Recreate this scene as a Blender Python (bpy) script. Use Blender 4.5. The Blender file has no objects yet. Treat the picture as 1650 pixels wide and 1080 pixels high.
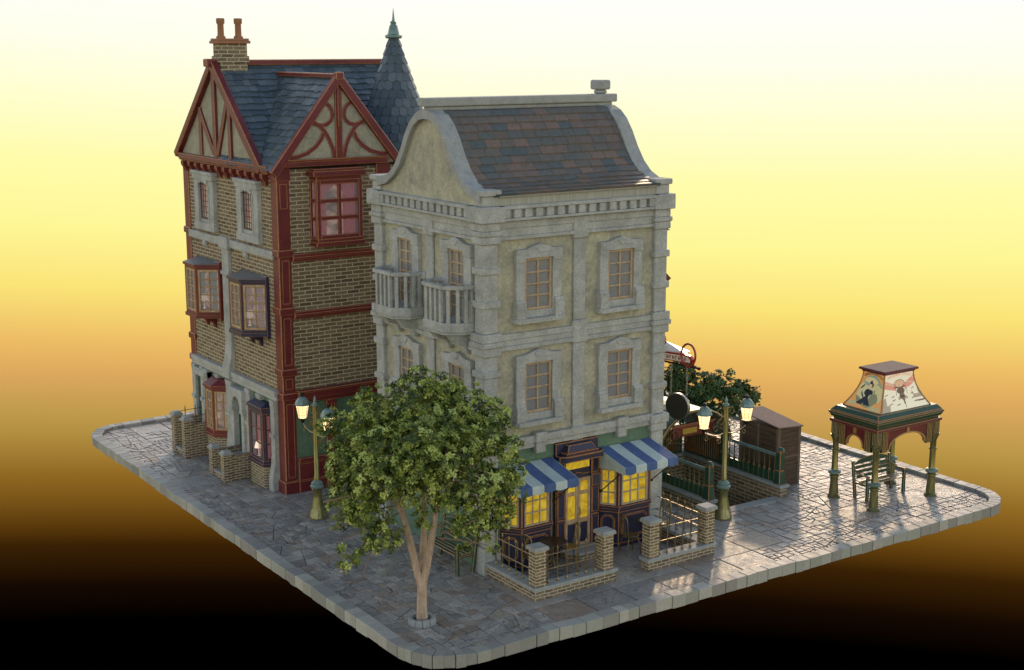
import bpy, bmesh, math, random
import numpy as np
from math import sin, cos, pi, radians as R
from mathutils import Vector
random.seed(7)
rng = np.random.default_rng(11)
S = bpy.context.scene
COL = S.collection
# ------------------------------------------------------------ camera
cam = bpy.data.cameras.new('camera'); co = bpy.data.objects.new('camera', cam); COL.objects.link(co)
cam.lens = 50; cam.sensor_width = 36; cam.clip_end = 500; cam.clip_start = .1
co.location = (-17, -26, 12)
co.rotation_euler = (R(90-11.55), 0, R(55.65-90))
S.camera = co
S.view_settings.view_transform = 'Standard'
try: S.view_settings.look = 'None'
except Exception: pass
S.cycles.diffuse_bounces = 2; S.view_settings.exposure = 0; S.view_settings.gamma = 1
# ------------------------------------------------------------ world
SUN_AZ, SUN_EL = 45.0, 19.0          # azimuth counter-clockwise from +X
def lin(c):
    return tuple(((x/255)/12.92 if x/255 <= .04045 else ((x/255+.055)/1.055)**2.4) for x in c)
W = bpy.data.worlds.new('World'); S.world = W; W.use_nodes = True
nt = W.node_tree; nt.nodes.clear()
def N(t, k, **kw):
    n = t.nodes.new(k)
    for a, b in kw.items(): setattr(n, a, b)
    return n
wo = N(nt, 'ShaderNodeOutputWorld'); bg = N(nt, 'ShaderNodeBackground'); bg2 = N(nt, 'ShaderNodeBackground')
tc = N(nt, 'ShaderNodeTexCoord'); sx = N(nt, 'ShaderNodeSeparateXYZ')
nt.links.new(tc.outputs['Generated'], sx.inputs[0])
mr = N(nt, 'ShaderNodeMapRange'); mr.inputs[1].default_value = -.45; mr.inputs[2].default_value = .15
# the glow is strongest under the sun and sinks away from it
nv = N(nt, 'ShaderNodeVectorMath', operation='MULTIPLY'); nt.links.new(tc.outputs['Generated'], nv.inputs[0]); nv.inputs[1].default_value = (1, 1, 0)
nn_ = N(nt, 'ShaderNodeVectorMath', operation='NORMALIZE'); nt.links.new(nv.outputs[0], nn_.inputs[0])
dp_ = N(nt, 'ShaderNodeVectorMath', operation='DOT_PRODUCT'); nt.links.new(nn_.outputs[0], dp_.inputs[0]); dp_.inputs[1].default_value = (cos(R(SUN_AZ)), sin(R(SUN_AZ)), 0)
def wm(op, a, b):
    m = N(nt, 'ShaderNodeMath', operation=op)
    for i_, v_ in enumerate((a, b)):
        if hasattr(v_, 'is_output'): nt.links.new(v_, m.inputs[i_])
        else: m.inputs[i_].default_value = v_
    return m.outputs[0]
shift = wm('MINIMUM', wm('MULTIPLY', wm('SUBTRACT', 1.0, dp_.outputs['Value']), .18), .055)
nt.links.new(wm('SUBTRACT', sx.outputs['Z'], shift), mr.inputs[0])
rp = N(nt, 'ShaderNodeValToRGB'); rp.color_ramp.interpolation = 'EASE' if False else 'LINEAR'
stops = [(-.395,(0,0,0)),(-.372,(22,10,2)),(-.348,(56,32,5)),(-.332,(98,64,15)),(-.302,(146,106,36)),(-.273,(182,147,68)),(-.250,(206,162,88)),
         (-.236,(222,170,94)),(-.215,(238,190,102)),(-.180,(251,228,120)),(-.1377,(255,247,152)),(-.0955,(255,252,172)),(-.053,(255,254,208)),(-.012,(255,255,238)),(.035,(255,255,252))]
el = rp.color_ramp.elements
while len(el) > 1: el.remove(el[-1])
for i, (p, c) in enumerate(stops):
    q = (p+.45)/.6
    e = el[0] if i == 0 else el.new(q)
    e.position = q; e.color = lin(c)+(1,)
nt.links.new(mr.outputs[0], rp.inputs[0]); nt.links.new(rp.outputs[0], bg.inputs[0]); 
mg = N(nt, 'ShaderNodeMapRange', interpolation_type='SMOOTHSTEP'); mg.inputs[1].default_value = .03; mg.inputs[2].default_value = .16; nt.links.new(sx.outputs['Z'], mg.inputs[0])
gl_ = wm('MULTIPLY', wm('POWER', wm('MAXIMUM', dp_.outputs['Value'], 0.0), 6.0), mg.outputs[0])
EXPO = .42                                   # stops; the visible backdrop is scaled back by the same amount
hz_ = wm('ADD', 1.0, wm('MULTIPLY', mg.outputs[0], .55))
nt.links.new(wm('MULTIPLY', wm('ADD', hz_, wm('MULTIPLY', gl_, 1.4)), 2**-EXPO), bg.inputs[1])
S.view_settings.exposure = EXPO
sky = N(nt, 'ShaderNodeTexSky'); sky.sky_type = 'NISHITA'; sky.sun_disc = False
sky.sun_elevation = R(SUN_EL); sky.sun_rotation = R(90-SUN_AZ)
nt.links.new(sky.outputs[0], bg2.inputs[0]); bg2.inputs[1].default_value = .14
mr2 = N(nt, 'ShaderNodeMapRange'); mr2.inputs[1].default_value = .12; mr2.inputs[2].default_value = .60
nt.links.new(sx.outputs['Z'], mr2.inputs[0])
mxw = N(nt, 'ShaderNodeMixShader'); nt.links.new(mr2.outputs[0], mxw.inputs[0])
nt.links.new(bg.outputs[0], mxw.inputs[1]); nt.links.new(bg2.outputs[0], mxw.inputs[2]); nt.links.new(mxw.outputs[0], wo.inputs[0])
# ------------------------------------------------------------ sun
sl = bpy.data.lights.new('sun', 'SUN'); sl.energy = 1.25; sl.angle = R(2.5); sl.color = (1, .72, .46)
so = bpy.data.objects.new('sun', sl); COL.objects.link(so)
sd = Vector((cos(R(SUN_AZ))*cos(R(SUN_EL)), sin(R(SUN_AZ))*cos(R(SUN_EL)), sin(R(SUN_EL))))
so.rotation_euler = sd.to_track_quat('Z', 'Y').to_euler(); so.location = (20, 20, 20)

# ------------------------------------------------------------ materials
MATS = {}
def newmat(name):
    m = bpy.data.materials.new(name); m.use_nodes = True; t = m.node_tree; t.nodes.clear()
    o = N(t, 'ShaderNodeOutputMaterial'); b = N(t, 'ShaderNodeBsdfPrincipled'); t.links.new(b.outputs[0], o.inputs[0])
    MATS[name] = m
    return m, t, b, o
def noise(t, scale, detail=4, rough=.55, vec=None, dist=0):
    n = N(t, 'ShaderNodeTexNoise'); n.inputs['Scale'].default_value = scale; n.inputs['Detail'].default_value = detail
    n.inputs['Roughness'].default_value = rough; n.inputs['Distortion'].default_value = dist
    if vec is not None: t.links.new(vec, n.inputs['Vector'])
    return n.outputs['Fac']
def pos(t):
    return N(t, 'ShaderNodeNewGeometry').outputs['Position']
def ramp(t, fac, stops, interp='LINEAR'):
    r = N(t, 'ShaderNodeValToRGB'); r.color_ramp.interpolation = interp; e = r.color_ramp.elements
    while len(e) > 1: e.remove(e[-1])
    for i, (p, c) in enumerate(stops):
        x = e[0] if i == 0 else e.new(p)
        x.position = p; x.color = tuple(c)+(1,)
    t.links.new(fac, r.inputs[0]); return r.outputs[0]
def mix(t, fac, a, b, mode='MIX'):
    m = N(t, 'ShaderNodeMix', data_type='RGBA', blend_type=mode)
    def s(i, v):
        if hasattr(v, 'is_output'): t.links.new(v, m.inputs[i])
        elif isinstance(v, (int, float)): m.inputs[i].default_value = v
        else: m.inputs[i].default_value = tuple(v)+(1,)
    s(0, fac); s(6, a); s(7, b); return m.outputs[2]
def bump(t, b, h, strength=.3, dist=.02):
    n = N(t, 'ShaderNodeBump'); n.inputs['Strength'].default_value = strength; n.inputs['Distance'].default_value = dist
    t.links.new(h, n.inputs['Height']); t.links.new(n.outputs[0], b.inputs['Normal'])
def mth(t, op, a, b=None, c=None):
    m = N(t, 'ShaderNodeMath', operation=op)
    for i, v in enumerate((a, b, c)):
        if v is None: continue
        if hasattr(v, 'is_output'): t.links.new(v, m.inputs[i])
        else: m.inputs[i].default_value = v
    return m.outputs[0]
def mottled(name, cols, scale=1.5, rough=.8, metal=0, bstr=.25, bsc=12, dist=.3, stretch=None, spec=.5, rv=.1):
    """base colour driven by two scales of noise"""
    m, t, b, o = newmat(name); p = pos(t)
    if stretch:
        mp = N(t, 'ShaderNodeMapping'); mp.inputs['Scale'].default_value = stretch; t.links.new(p, mp.inputs[0]); p = mp.outputs[0]
    f = noise(t, scale, 6, .6, p, dist); k = len(cols)
    c = ramp(t, f, [(.28+.44*i/(k-1), cols[i]) for i in range(k)])
    g = noise(t, scale*9, 3, .6, p)
    c = mix(t, .45, c, ramp(t, g, [(.3, (.30,)*3), (.7, (.72,)*3)]), 'OVERLAY')
    t.links.new(c, b.inputs['Base Color'])
    t.links.new(mth(t, 'MULTIPLY_ADD', g, rv*2, rough-rv), b.inputs['Roughness'])
    b.inputs['Metallic'].default_value = metal; b.inputs['Specular IOR Level'].default_value = spec
    if bstr: bump(t, b, noise(t, bsc, 5, .65, p), bstr)
    return m
def brick(name, cols, mortar, bw=.42, bh=.125, ms=.018, rough=.85):
    m, t, b, o = newmat(name); p = pos(t)
    s_ = N(t, 'ShaderNodeSeparateXYZ'); t.links.new(p, s_.inputs[0])
    g = N(t, 'ShaderNodeNewGeometry'); s2 = N(t, 'ShaderNodeSeparateXYZ'); t.links.new(g.outputs['True Normal'], s2.inputs[0])
    # distance along a vertical face of any heading: x+y for a straight wall, plus height
    u = mth(t, 'SUBTRACT', s_.outputs[0], s_.outputs[1])
    w = N(t, 'ShaderNodeCombineXYZ'); t.links.new(u, w.inputs[0]); t.links.new(s_.outputs[2], w.inputs[1])
    # slight wobble in the courses
    nn = N(t, 'ShaderNodeTexNoise'); nn.inputs['Scale'].default_value = 3.0; t.links.new(p, nn.inputs['Vector'])
    ad = N(t, 'ShaderNodeVectorMath', operation='MULTIPLY_ADD'); t.links.new(nn.outputs['Color'], ad.inputs[0]); ad.inputs[1].default_value = (.03, .03, 0); t.links.new(w.outputs[0], ad.inputs[2])
    bt = N(t, 'ShaderNodeTexBrick'); bt.offset = .5; bt.inputs['Scale'].default_value = 1
    bt.inputs['Brick Width'].default_value = bw; bt.inputs['Row Height'].default_value = bh
    bt.inputs['Mortar Size'].default_value = ms; bt.inputs['Mortar Smooth'].default_value = .25; bt.inputs['Bias'].default_value = 0
    bt.inputs['Color1'].default_value = (0, 0, 0, 1); bt.inputs['Color2'].default_value = (1, 1, 1, 1); bt.inputs['Mortar'].default_value = (.5, .5, .5, 1)
    t.links.new(ad.outputs[0], bt.inputs['Vector'])
    c = ramp(t, bt.outputs['Color'], [(i/(len(cols)-1), cols[i]) for i in range(len(cols))])
    c = mix(t, .45, c, ramp(t, noise(t, 14, 4, .7, p), [(.3, (.25,)*3), (.7, (.8,)*3)]), 'OVERLAY')
    mo = mix(t, noise(t, 6, 3, .6, p), mortar, tuple(x*.7 for x in mortar))
    t.links.new(mix(t, bt.outputs['Fac'], c, mo), b.inputs['Base Color'])
    b.inputs['Roughness'].default_value = rough
    h = mth(t, 'SUBTRACT', mth(t, 'MULTIPLY', noise(t, 20, 4, .6, p), .35), bt.outputs['Fac'])
    bump(t, b, h, .8, .02)
    return m
def island(name, cols, rough=.6, interp='CONSTANT', bstr=.3, bsc=18, noise_mix=.4, spec=.5, nsc=9):
    m, t, b, o = newmat(name); g = N(t, 'ShaderNodeNewGeometry'); p = g.outputs['Position']
    c = ramp(t, g.outputs['Random Per Island'], [(i/len(cols), cols[i]) for i in range(len(cols))], interp)
    c = mix(t, noise_mix, c, ramp(t, noise(t, nsc, 5, .65, p, .5), [(.3, (.28,)*3), (.7, (.72,)*3)]), 'OVERLAY')
    t.links.new(c, b.inputs['Base Color']); b.inputs['Specular IOR Level'].default_value = spec
    t.links.new(mth(t, 'MULTIPLY_ADD', noise(t, 5, 4, .6, p), .3, rough-.15), b.inputs['Roughness'])
    if bstr: bump(t, b, noise(t, bsc, 5, .65, p), bstr)
    return m
def plain(name, c, rough=.5, metal=0, emis=0, ec=None):
    m, t, b, o = newmat(name); p = pos(t)
    t.links.new(mix(t, .25, c, ramp(t, noise(t, 15, 4, .6, p), [(.3, (.3,)*3), (.7, (.7,)*3)]), 'OVERLAY'), b.inputs['Base Color'])
    b.inputs['Roughness'].default_value = rough; b.inputs['Metallic'].default_value = metal
    if emis:
        b.inputs['Emission Color'].default_value = tuple(ec or c)+(1,); b.inputs['Emission Strength'].default_value = emis
    return m
STONE = mottled('grey_stone', [(.31,.315,.285),(.41,.415,.38),(.51,.51,.47)], 2.2, .85, bstr=.2)
STUCCO = mottled('cream_stucco', [(.27,.265,.205),(.37,.35,.262),(.45,.425,.30),(.49,.455,.325)], 1.3, .9, bstr=.12, dist=1.2)
STUCCO2 = mottled('gable_plaster', [(.25,.24,.17),(.36,.34,.25),(.42,.40,.29)], 2.2, .9, bstr=.12, dist=1.0)
GREENW = mottled('green_wall_paint', [(.085,.15,.10),(.11,.19,.12),(.14,.22,.145)], 1.2, .7, bstr=.05)
DKGREEN = mottled('dark_green_paint', [(.012,.05,.03),(.02,.075,.045),(.03,.09,.055)], 2, .4, bstr=.05)
NAVY = mottled('navy_paint', [(.012,.013,.040),(.019,.020,.058),(.028,.029,.072)], 2, .45, bstr=.05)
RED = mottled('oxblood_paint', [(.11,.012,.015),(.155,.018,.021),(.19,.027,.027)], 2, .5, bstr=.06)
MAROON = mottled('maroon_paint', [(.10,.02,.025),(.15,.03,.035),(.18,.045,.045)], 2, .5, bstr=.06)
EDGE = mottled('worn_copper_edge', [(.26,.10,.035),(.40,.17,.06),(.5,.24,.10)], 14, .5, bstr=.1)
EDGE2 = mottled('rubbed_gilt_edge', [(.30,.16,.06),(.42,.24,.09),(.5,.32,.14)], 14, .45, bstr=.1)
WOOD = mottled('honey_wood', [(.32,.19,.10),(.47,.31,.17),(.62,.47,.30)], 9, .5, bstr=.2, stretch=(1,1,.5))
WOODP = mottled('pale_bleached_wood', [(.28,.22,.14),(.42,.35,.24),(.55,.48,.35)], 10, .6, bstr=.2)
BRICK = brick('olive_brown_brick', [(.125,.082,.050),(.19,.132,.082),(.255,.185,.115),(.155,.105,.065)], (.66,.58,.36), .36, .105, .014)
BRICKS = brick('brown_garden_brick', [(.13,.085,.05),(.20,.135,.08),(.27,.185,.11),(.16,.11,.065)], (.70,.63,.42), .24, .075, .011)
SLATE = island('blue_slate', [(.06,.088,.105),(.08,.112,.132),(.10,.132,.152),(.07,.10,.122),(.115,.145,.158),(.058,.082,.10)], .5)
TILES = island('brown_grey_tiles', [(.14,.112,.088),(.165,.125,.098),(.11,.118,.108),(.135,.122,.102),(.09,.108,.105),(.19,.135,.10),(.12,.112,.096),(.15,.122,.098)], .5)
COPING = mottled('blue_grey_coping', [(.27,.28,.27),(.34,.35,.33),(.40,.40,.37)], 4, .7, bstr=.2)
KERB = island('kerb_stone', [(.33,.33,.28),(.40,.39,.34),(.27,.27,.245),(.44,.43,.37),(.36,.365,.32),(.30,.29,.26)], .6, bstr=.15, noise_mix=.2)
def paving(name, cols):
    m, t, b, o = newmat(name); g = N(t, 'ShaderNodeNewGeometry'); p = g.outputs['Position']
    c = ramp(t, g.outputs['Random Per Island'], [(i/len(cols), cols[i]) for i in range(len(cols))], 'CONSTANT')
    n1 = noise(t, 2.2, 6, .65, p, .6); n2 = noise(t, 11, 5, .7, p, .4)
    c = mix(t, .75, c, ramp(t, n1, [(.3, (.30,.29,.28)), (.5, (.5,.49,.48)), (.72, (.70,.68,.64))]), 'OVERLAY')
    c = mix(t, .5, c, ramp(t, n2, [(.3, (.30,)*3), (.7, (.70,)*3)]), 'OVERLAY')
    # hairline cracks
    v = N(t, 'ShaderNodeTexVoronoi', feature='DISTANCE_TO_EDGE'); v.inputs['Scale'].default_value = 3.4
    ad = N(t, 'ShaderNodeVectorMath', operation='MULTIPLY_ADD'); w = N(t, 'ShaderNodeTexNoise'); w.inputs['Scale'].default_value = 4; w.inputs['Detail'].default_value = 5; t.links.new(p, w.inputs['Vector'])
    t.links.new(w.outputs['Color'], ad.inputs[0]); ad.inputs[1].default_value = (.35, .35, 0); t.links.new(p, ad.inputs[2]); t.links.new(ad.outputs[0], v.inputs['Vector'])
    cr = mth(t, 'MULTIPLY', mth(t, 'LESS_THAN', v.outputs['Distance'], .018), mth(t, 'GREATER_THAN', noise(t, 1.1, 2, .5, p), .5))
    c = mix(t, mth(t, 'MULTIPLY', cr, .6), c, (.06,.055,.05))
    t.links.new(c, b.inputs['Base Color']); b.inputs['Specular IOR Level'].default_value = .5
    t.links.new(ramp(t, n1, [(.3, (.30,)*3), (.55, (.48,)*3), (.7, (.62,)*3)]), b.inputs['Roughness'])
    h = mth(t, 'ADD', mth(t, 'MULTIPLY', noise(t, 5, 8, .72, p, .5), 1.0), mth(t, 'MULTIPLY', cr, -.5)); bump(t, b, h, .9, .05)
    return m
PAVE = paving('wet_flagstone', [(.35,.33,.295),(.40,.375,.335),(.30,.295,.28),(.36,.315,.26),(.46,.425,.38),(.32,.315,.30),(.32,.26,.21),(.39,.375,.34),(.27,.255,.24)])
JOINT = mottled('joint_mortar', [(.035,.032,.028),(.055,.05,.042),(.08,.07,.058)], 6, .7)
AWB = mottled('blue_canvas', [(.06,.105,.25),(.075,.13,.29),(.09,.15,.33)], 3, .85, bstr=.3, bsc=90)
AWW = mottled('pale_canvas', [(.42,.52,.50),(.50,.60,.57),(.56,.66,.62)], 3, .85, bstr=.3, bsc=90)
IRON = mottled('black_iron', [(.02,.018,.015),(.04,.034,.026)], 5, .45, metal=.6)
BRONZE = mottled('aged_bronze', [(.16,.12,.055),(.26,.20,.10),(.36,.28,.15)], 6, .38, metal=.85, bstr=.1)
OLIVE = mottled('olive_brass_paint', [(.14,.13,.05),(.24,.22,.09),(.36,.33,.16)], 5, .30, metal=.65, bstr=.1, stretch=(6,6,.5))
VERDI = mottled('verdigris_metal', [(.13,.20,.18),(.19,.28,.25),(.26,.34,.30)], 4, .45, metal=.3, bstr=.1)
BARK = mottled('pale_bark', [(.28,.20,.14),(.46,.34,.25),(.62,.48,.36)], 5, .9, bstr=.9, bsc=16, stretch=(1.6,1.6,.5))
TWIG = plain('twig_bark', (.25,.17,.12), .9)
SOIL = plain('dark_soil', (.03,.02,.014), .95)
PLANK = mottled('weathered_brown_planks', [(.06,.035,.022),(.11,.07,.045),(.16,.11,.075)], 3, .75, bstr=.6, bsc=9, stretch=(1,1,9))
FELT = mottled('pinkish_roof_felt', [(.22,.15,.12),(.30,.21,.17)], 9, .9, bstr=.3, bsc=40)
CHAINM = plain('galvanised_chain', (.35,.32,.28), .35, .9)
DISCM = plain('dark_disc_paint', (.035,.03,.028), .5)
REDGLOSS = plain('red_gloss_metal', (.38,.03,.03), .25, .3)
WHITEB = plain('white_enamel', (.75,.72,.66), .3)
DARKIN = plain('dark_room', (.02,.015,.012), .9)
TABLET = plain('bronze_table_top', (.12,.085,.05), .22, .6)
POT = plain('terracotta', (.35,.16,.08), .8)
def leafmat(name, cols):
    m, t, b, o = newmat(name); g = N(t, 'ShaderNodeNewGeometry')
    at_ = N(t, 'ShaderNodeAttribute'); at_.attribute_name = 'tone'
    c = ramp(t, at_.outputs['Fac'], [(i/(len(cols)-1), cols[i]) for i in range(len(cols))])
    t.links.new(c, b.inputs['Base Color']); b.inputs['Roughness'].default_value = .6
    tr = N(t, 'ShaderNodeBsdfTranslucent'); t.links.new(c, tr.inputs[0]); mx = N(t, 'ShaderNodeMixShader'); mx.inputs[0].default_value = .1
    t.links.new(b.outputs[0], mx.inputs[1]); t.links.new(tr.outputs[0], mx.inputs[2]); t.links.new(mx.outputs[0], o.inputs[0]); return m
LEAF = leafmat('olive_green_leaf', [(.022,.042,.012),(.07,.11,.02),(.24,.30,.04),(.58,.64,.15),(.26,.40,.19)])
LEAF2 = leafmat('deep_green_leaf', [(.04,.09,.03),(.08,.15,.045),(.14,.23,.08)])
def glow(name, c1, c2, st, sc=2.0, base=None):
    m, t, b, o = newmat(name); p = pos(t)
    c = ramp(t, noise(t, sc, 3, .6, p, 1.0), [(.35, c1), (.62, c2)])
    t.links.new(c, b.inputs['Emission Color']); b.inputs['Emission Strength'].default_value = st
    b.inputs['Base Color'].default_value = tuple(base or c1)+(1,); b.inputs['Roughness'].default_value = .25
    return m
GOLDW = glow('lit_amber_window', (.30,.175,.006), (.52,.36,.025), .72, 3.5, (.12,.08,.01))
LAMPG = glow('lamp_glass_lit', (1,.62,.26), (1,.76,.42), 1.25, 3)
GREYW = plain('net_curtain_grey', (.22,.23,.25), .25)
LEAD = mottled('lead_sheet', [(.13,.13,.13),(.18,.18,.18),(.24,.24,.23)], 6, .55, bstr=.3, stretch=(1,8,1))
ROOM = glow('lit_room', (.12,.07,.06), (.80,.46,.33), .55, 2.6, (.04,.03,.03))
CURT = plain('crimson_curtain', (.42,.03,.06), .8, 0, .28, (.6,.06,.10))  # all four curtains glow faintly: room light put into their colour
CURTG = plain('grey_green_curtain', (.18,.22,.20), .8, 0, .2, (.35,.40,.36))
CURTP = plain('dusty_pink_curtain', (.35,.20,.18), .8, 0, .25, (.6,.36,.30))
CURTO = plain('ochre_curtain', (.40,.27,.12), .8, 0, .35, (.7,.46,.22))
def glassmat():
    m, t, b, o = newmat('window_glass')
    tr = N(t, 'ShaderNodeBsdfTransparent'); tr.inputs[0].default_value = (.88,.9,.9,1)
    b.inputs['Base Color'].default_value = (.42,.42,.44,1); b.inputs['Roughness'].default_value = .10
    mx = N(t, 'ShaderNodeMixShader'); mx.inputs[0].default_value = .34
    t.links.new(tr.outputs[0], mx.inputs[1]); t.links.new(b.outputs[0], mx.inputs[2]); t.links.new(mx.outputs[0], o.inputs[0])
    return m
GLASS = glassmat()

# ------------------------------------------------------------ mesh helpers
ID = lambda x, y, z: (x, y, z)
def facadeY(y0): return lambda u, v, z: (u, y0-v, z)     # wall facing -Y, v outward
def facadeX(x0): return lambda u, v, z: (x0-v, u, z)     # wall facing -X, v outward
def turned(a, ox=0, oy=0, oz=0):
    c, s = cos(a), sin(a)
    return lambda x, y, z: (ox+x*c-y*s, oy+x*s+y*c, oz+z)
def seg(T, p, q):
    """frame of a vertical panel running p->q in (u,v); d is outward"""
    L = math.hypot(q[0]-p[0], q[1]-p[1]); ux, uy = (q[0]-p[0])/L, (q[1]-p[1])/L
    nx, ny = -uy, ux
    return (lambda a, d, z: T(p[0]+ux*a+nx*d, p[1]+uy*a+ny*d, z)), L
class MB:
    def __init__(s, T=None): s.v = []; s.f = []; s.m = []; s.T = T or ID
    def add(s, vs, fs, mi=0, T=None):
        T = T or s.T; n = len(s.v); s.v += [T(*p) for p in vs]
        for f in fs: s.f.append(tuple(n+i for i in f)); s.m.append(mi)
    def box(s, x0, x1, y0, y1, z0, z1, mi=0, T=None, tx=0, ty=0):
        """tx, ty shrink the top"""
        s.add([(x0,y0,z0),(x1,y0,z0),(x1,y1,z0),(x0,y1,z0),(x0+tx,y0+ty,z1),(x1-tx,y0+ty,z1),(x1-tx,y1-ty,z1),(x0+tx,y1-ty,z1)],
              [(3,2,1,0),(4,5,6,7),(0,1,5,4),(1,2,6,5),(2,3,7,6),(3,0,4,7)], mi, T)
    def prism(s, pts, z0, z1, mi=0, T=None, top=None):
        n = len(pts); top = top or pts
        s.add([(x,y,z0) for x,y in pts]+[(x,y,z1) for x,y in top], [tuple(range(n))[::-1], tuple(range(n,2*n))]+[(i,(i+1)%n,n+(i+1)%n,n+i) for i in range(n)], mi, T)
    def plate(s, pts, v0, v1, mi=0, T=None):
        """polygon in (u,z) extruded through v0..v1"""
        n = len(pts)
        s.add([(u,v0,z) for u,z in pts]+[(u,v1,z) for u,z in pts], [tuple(range(n))[::-1], tuple(range(n,2*n))]+[(i,(i+1)%n,n+(i+1)%n,n+i) for i in range(n)], mi, T)
    def ribbon(s, pts, w, v0, v1, mi=0, T=None):
        """strip of width w along a (u,z) polyline"""
        L, Rr = [], []
        for i, p in enumerate(pts):
            a = pts[max(i-1,0)]; b = pts[min(i+1,len(pts)-1)]; d = math.hypot(b[0]-a[0], b[1]-a[1]) or 1
            nx, nz = -(b[1]-a[1])/d*w/2, (b[0]-a[0])/d*w/2
            L.append((p[0]+nx, p[1]+nz)); Rr.append((p[0]-nx, p[1]-nz))
        n = len(pts); vs = []
        for i in range(n): vs += [(L[i][0],v0,L[i][1]),(Rr[i][0],v0,Rr[i][1]),(Rr[i][0],v1,Rr[i][1]),(L[i][0],v1,L[i][1])]
        fs = [(0,1,2,3),(4*n-1,4*n-2,4*n-3,4*n-4)]
        for i in range(n-1):
            for k in range(4): fs.append((4*i+k, 4*i+(k+1)%4, 4*i+4+(k+1)%4, 4*i+4+k))
        s.add(vs, fs, mi, T)
    def bar(s, p, q, w, h=None, mi=0, T=None):
        """square bar from p to q"""
        h = h or w; p = Vector(p); q = Vector(q); d = (q-p).normalized()
        up = Vector((0,0,1)) if abs(d.z) < .95 else Vector((0,1,0))
        a = d.cross(up).normalized()*w/2; b = a.cross(d).normalized()*h/2
        vs = [tuple(o+i*a+j*b) for o in (p,q) for i,j in ((-1,-1),(1,-1),(1,1),(-1,1))]
        s.add(vs, [(0,1,2,3),(7,6,5,4),(0,1,5,4),(1,2,6,5),(2,3,7,6),(3,0,4,7)], mi, T)
    def tube(s, pts, r, n=6, mi=0, T=None):
        pts = [Vector(p) for p in pts]; k = len(pts)
        rs = r if isinstance(r, (list, tuple)) else [r]*k
        up = None; vs = []
        for i, p in enumerate(pts):
            d = (pts[min(i+1,k-1)]-pts[max(i-1,0)]).normalized()
            if up is None: up = Vector((0,0,1)) if abs(d.z) < .9 else Vector((1,0,0))
            a = d.cross(up).normalized(); b = a.cross(d).normalized(); up = b
            for j in range(n):
                t = 2*pi*j/n; vs.append(tuple(p+(a*cos(t)+b*sin(t))*rs[i]))
        fs = [tuple(range(n))[::-1], tuple(range((k-1)*n, k*n))]
        for i in range(k-1):
            for j in range(n): fs.append((i*n+j, i*n+(j+1)%n, (i+1)*n+(j+1)%n, (i+1)*n+j))
        s.add(vs, fs, mi, T)
    def lathe(s, prof, c=(0,0,0), n=16, mi=0, T=None, flute=0, a0=0):
        vs = []; fs = []; k = len(prof)
        for r, z in prof:
            for j in range(n):
                t = a0+2*pi*j/n; rr = r*(1-(flute if j % 2 else 0)); vs.append((c[0]+rr*cos(t), c[1]+rr*sin(t), c[2]+z))
        for i in range(k-1):
            for j in range(n): fs.append((i*n+j, i*n+(j+1)%n, (i+1)*n+(j+1)%n, (i+1)*n+j))
        fs += [tuple(range(n))[::-1], tuple(range((k-1)*n, k*n))]
        s.add(vs, fs, mi, T)
    def obj(s, name, mats, root=None, bevel=0, edge=None, smooth=False, segs=1, recalc=True):
        if not isinstance(mats, (list, tuple)): mats = [mats]
        me = bpy.data.meshes.new(name)
        off = Vector(root.get('_loc', (0,0,0))) if root is not None and '_loc' in root else Vector((0,0,0))
        me.from_pydata([tuple(Vector(v)-off) for v in s.v], [], s.f)
        mats = list(mats)
        if edge is not None: mats.append(edge)
        for m in mats: me.materials.append(m)
        me.polygons.foreach_set('material_index', s.m)
        if recalc:
            bm = bmesh.new(); bm.from_mesh(me); bmesh.ops.recalc_face_normals(bm, faces=bm.faces); bm.to_mesh(me); bm.free()
        if smooth:
            me.polygons.foreach_set('use_smooth', [True]*len(me.polygons)); me.set_sharp_from_angle(angle=R(38))
        me.update()
        o = bpy.data.objects.new(name, me); COL.objects.link(o)
        if root is not None: o.parent = root
        if bevel:
            if edge is not None: bevel *= 1.3
            b = o.modifiers.new('bevel', 'BEVEL'); b.width = bevel; b.segments = segs; b.limit_method = 'ANGLE'; b.angle_limit = R(40)
            if edge is not None: b.material = len(mats)-1
        if root is not None and '_loc' in root: o['_loc'] = tuple(off)
        return o
def tag(o, label=None, cat=None, group=None, kind=None):
    if label: o['label'] = label
    if cat: o['category'] = cat
    if group: o['group'] = group
    if kind: o['kind'] = kind
    return o
def root(name, loc, label, cat, group=None, rz=0, world=True):
    """world=True: parts are given in world coordinates; False: in the thing's own frame"""
    o = bpy.data.objects.new(name, None); COL.objects.link(o); o.empty_display_size = .3
    o.location = loc; o.rotation_euler = (0, 0, rz)
    if world: o['_loc'] = tuple(loc)
    return tag(o, label, cat, group)
def dup(o, loc=None, rz=None, label=None, parent=None):
    c = o.copy(); COL.objects.link(c)
    if parent is not None: c.parent = parent
    if loc is not None: c.location = loc
    if rz is not None: c.rotation_euler = (0, 0, rz)
    if label: c['label'] = label
    for ch in list(o.children): dup(ch, parent=c)
    return c
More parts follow.
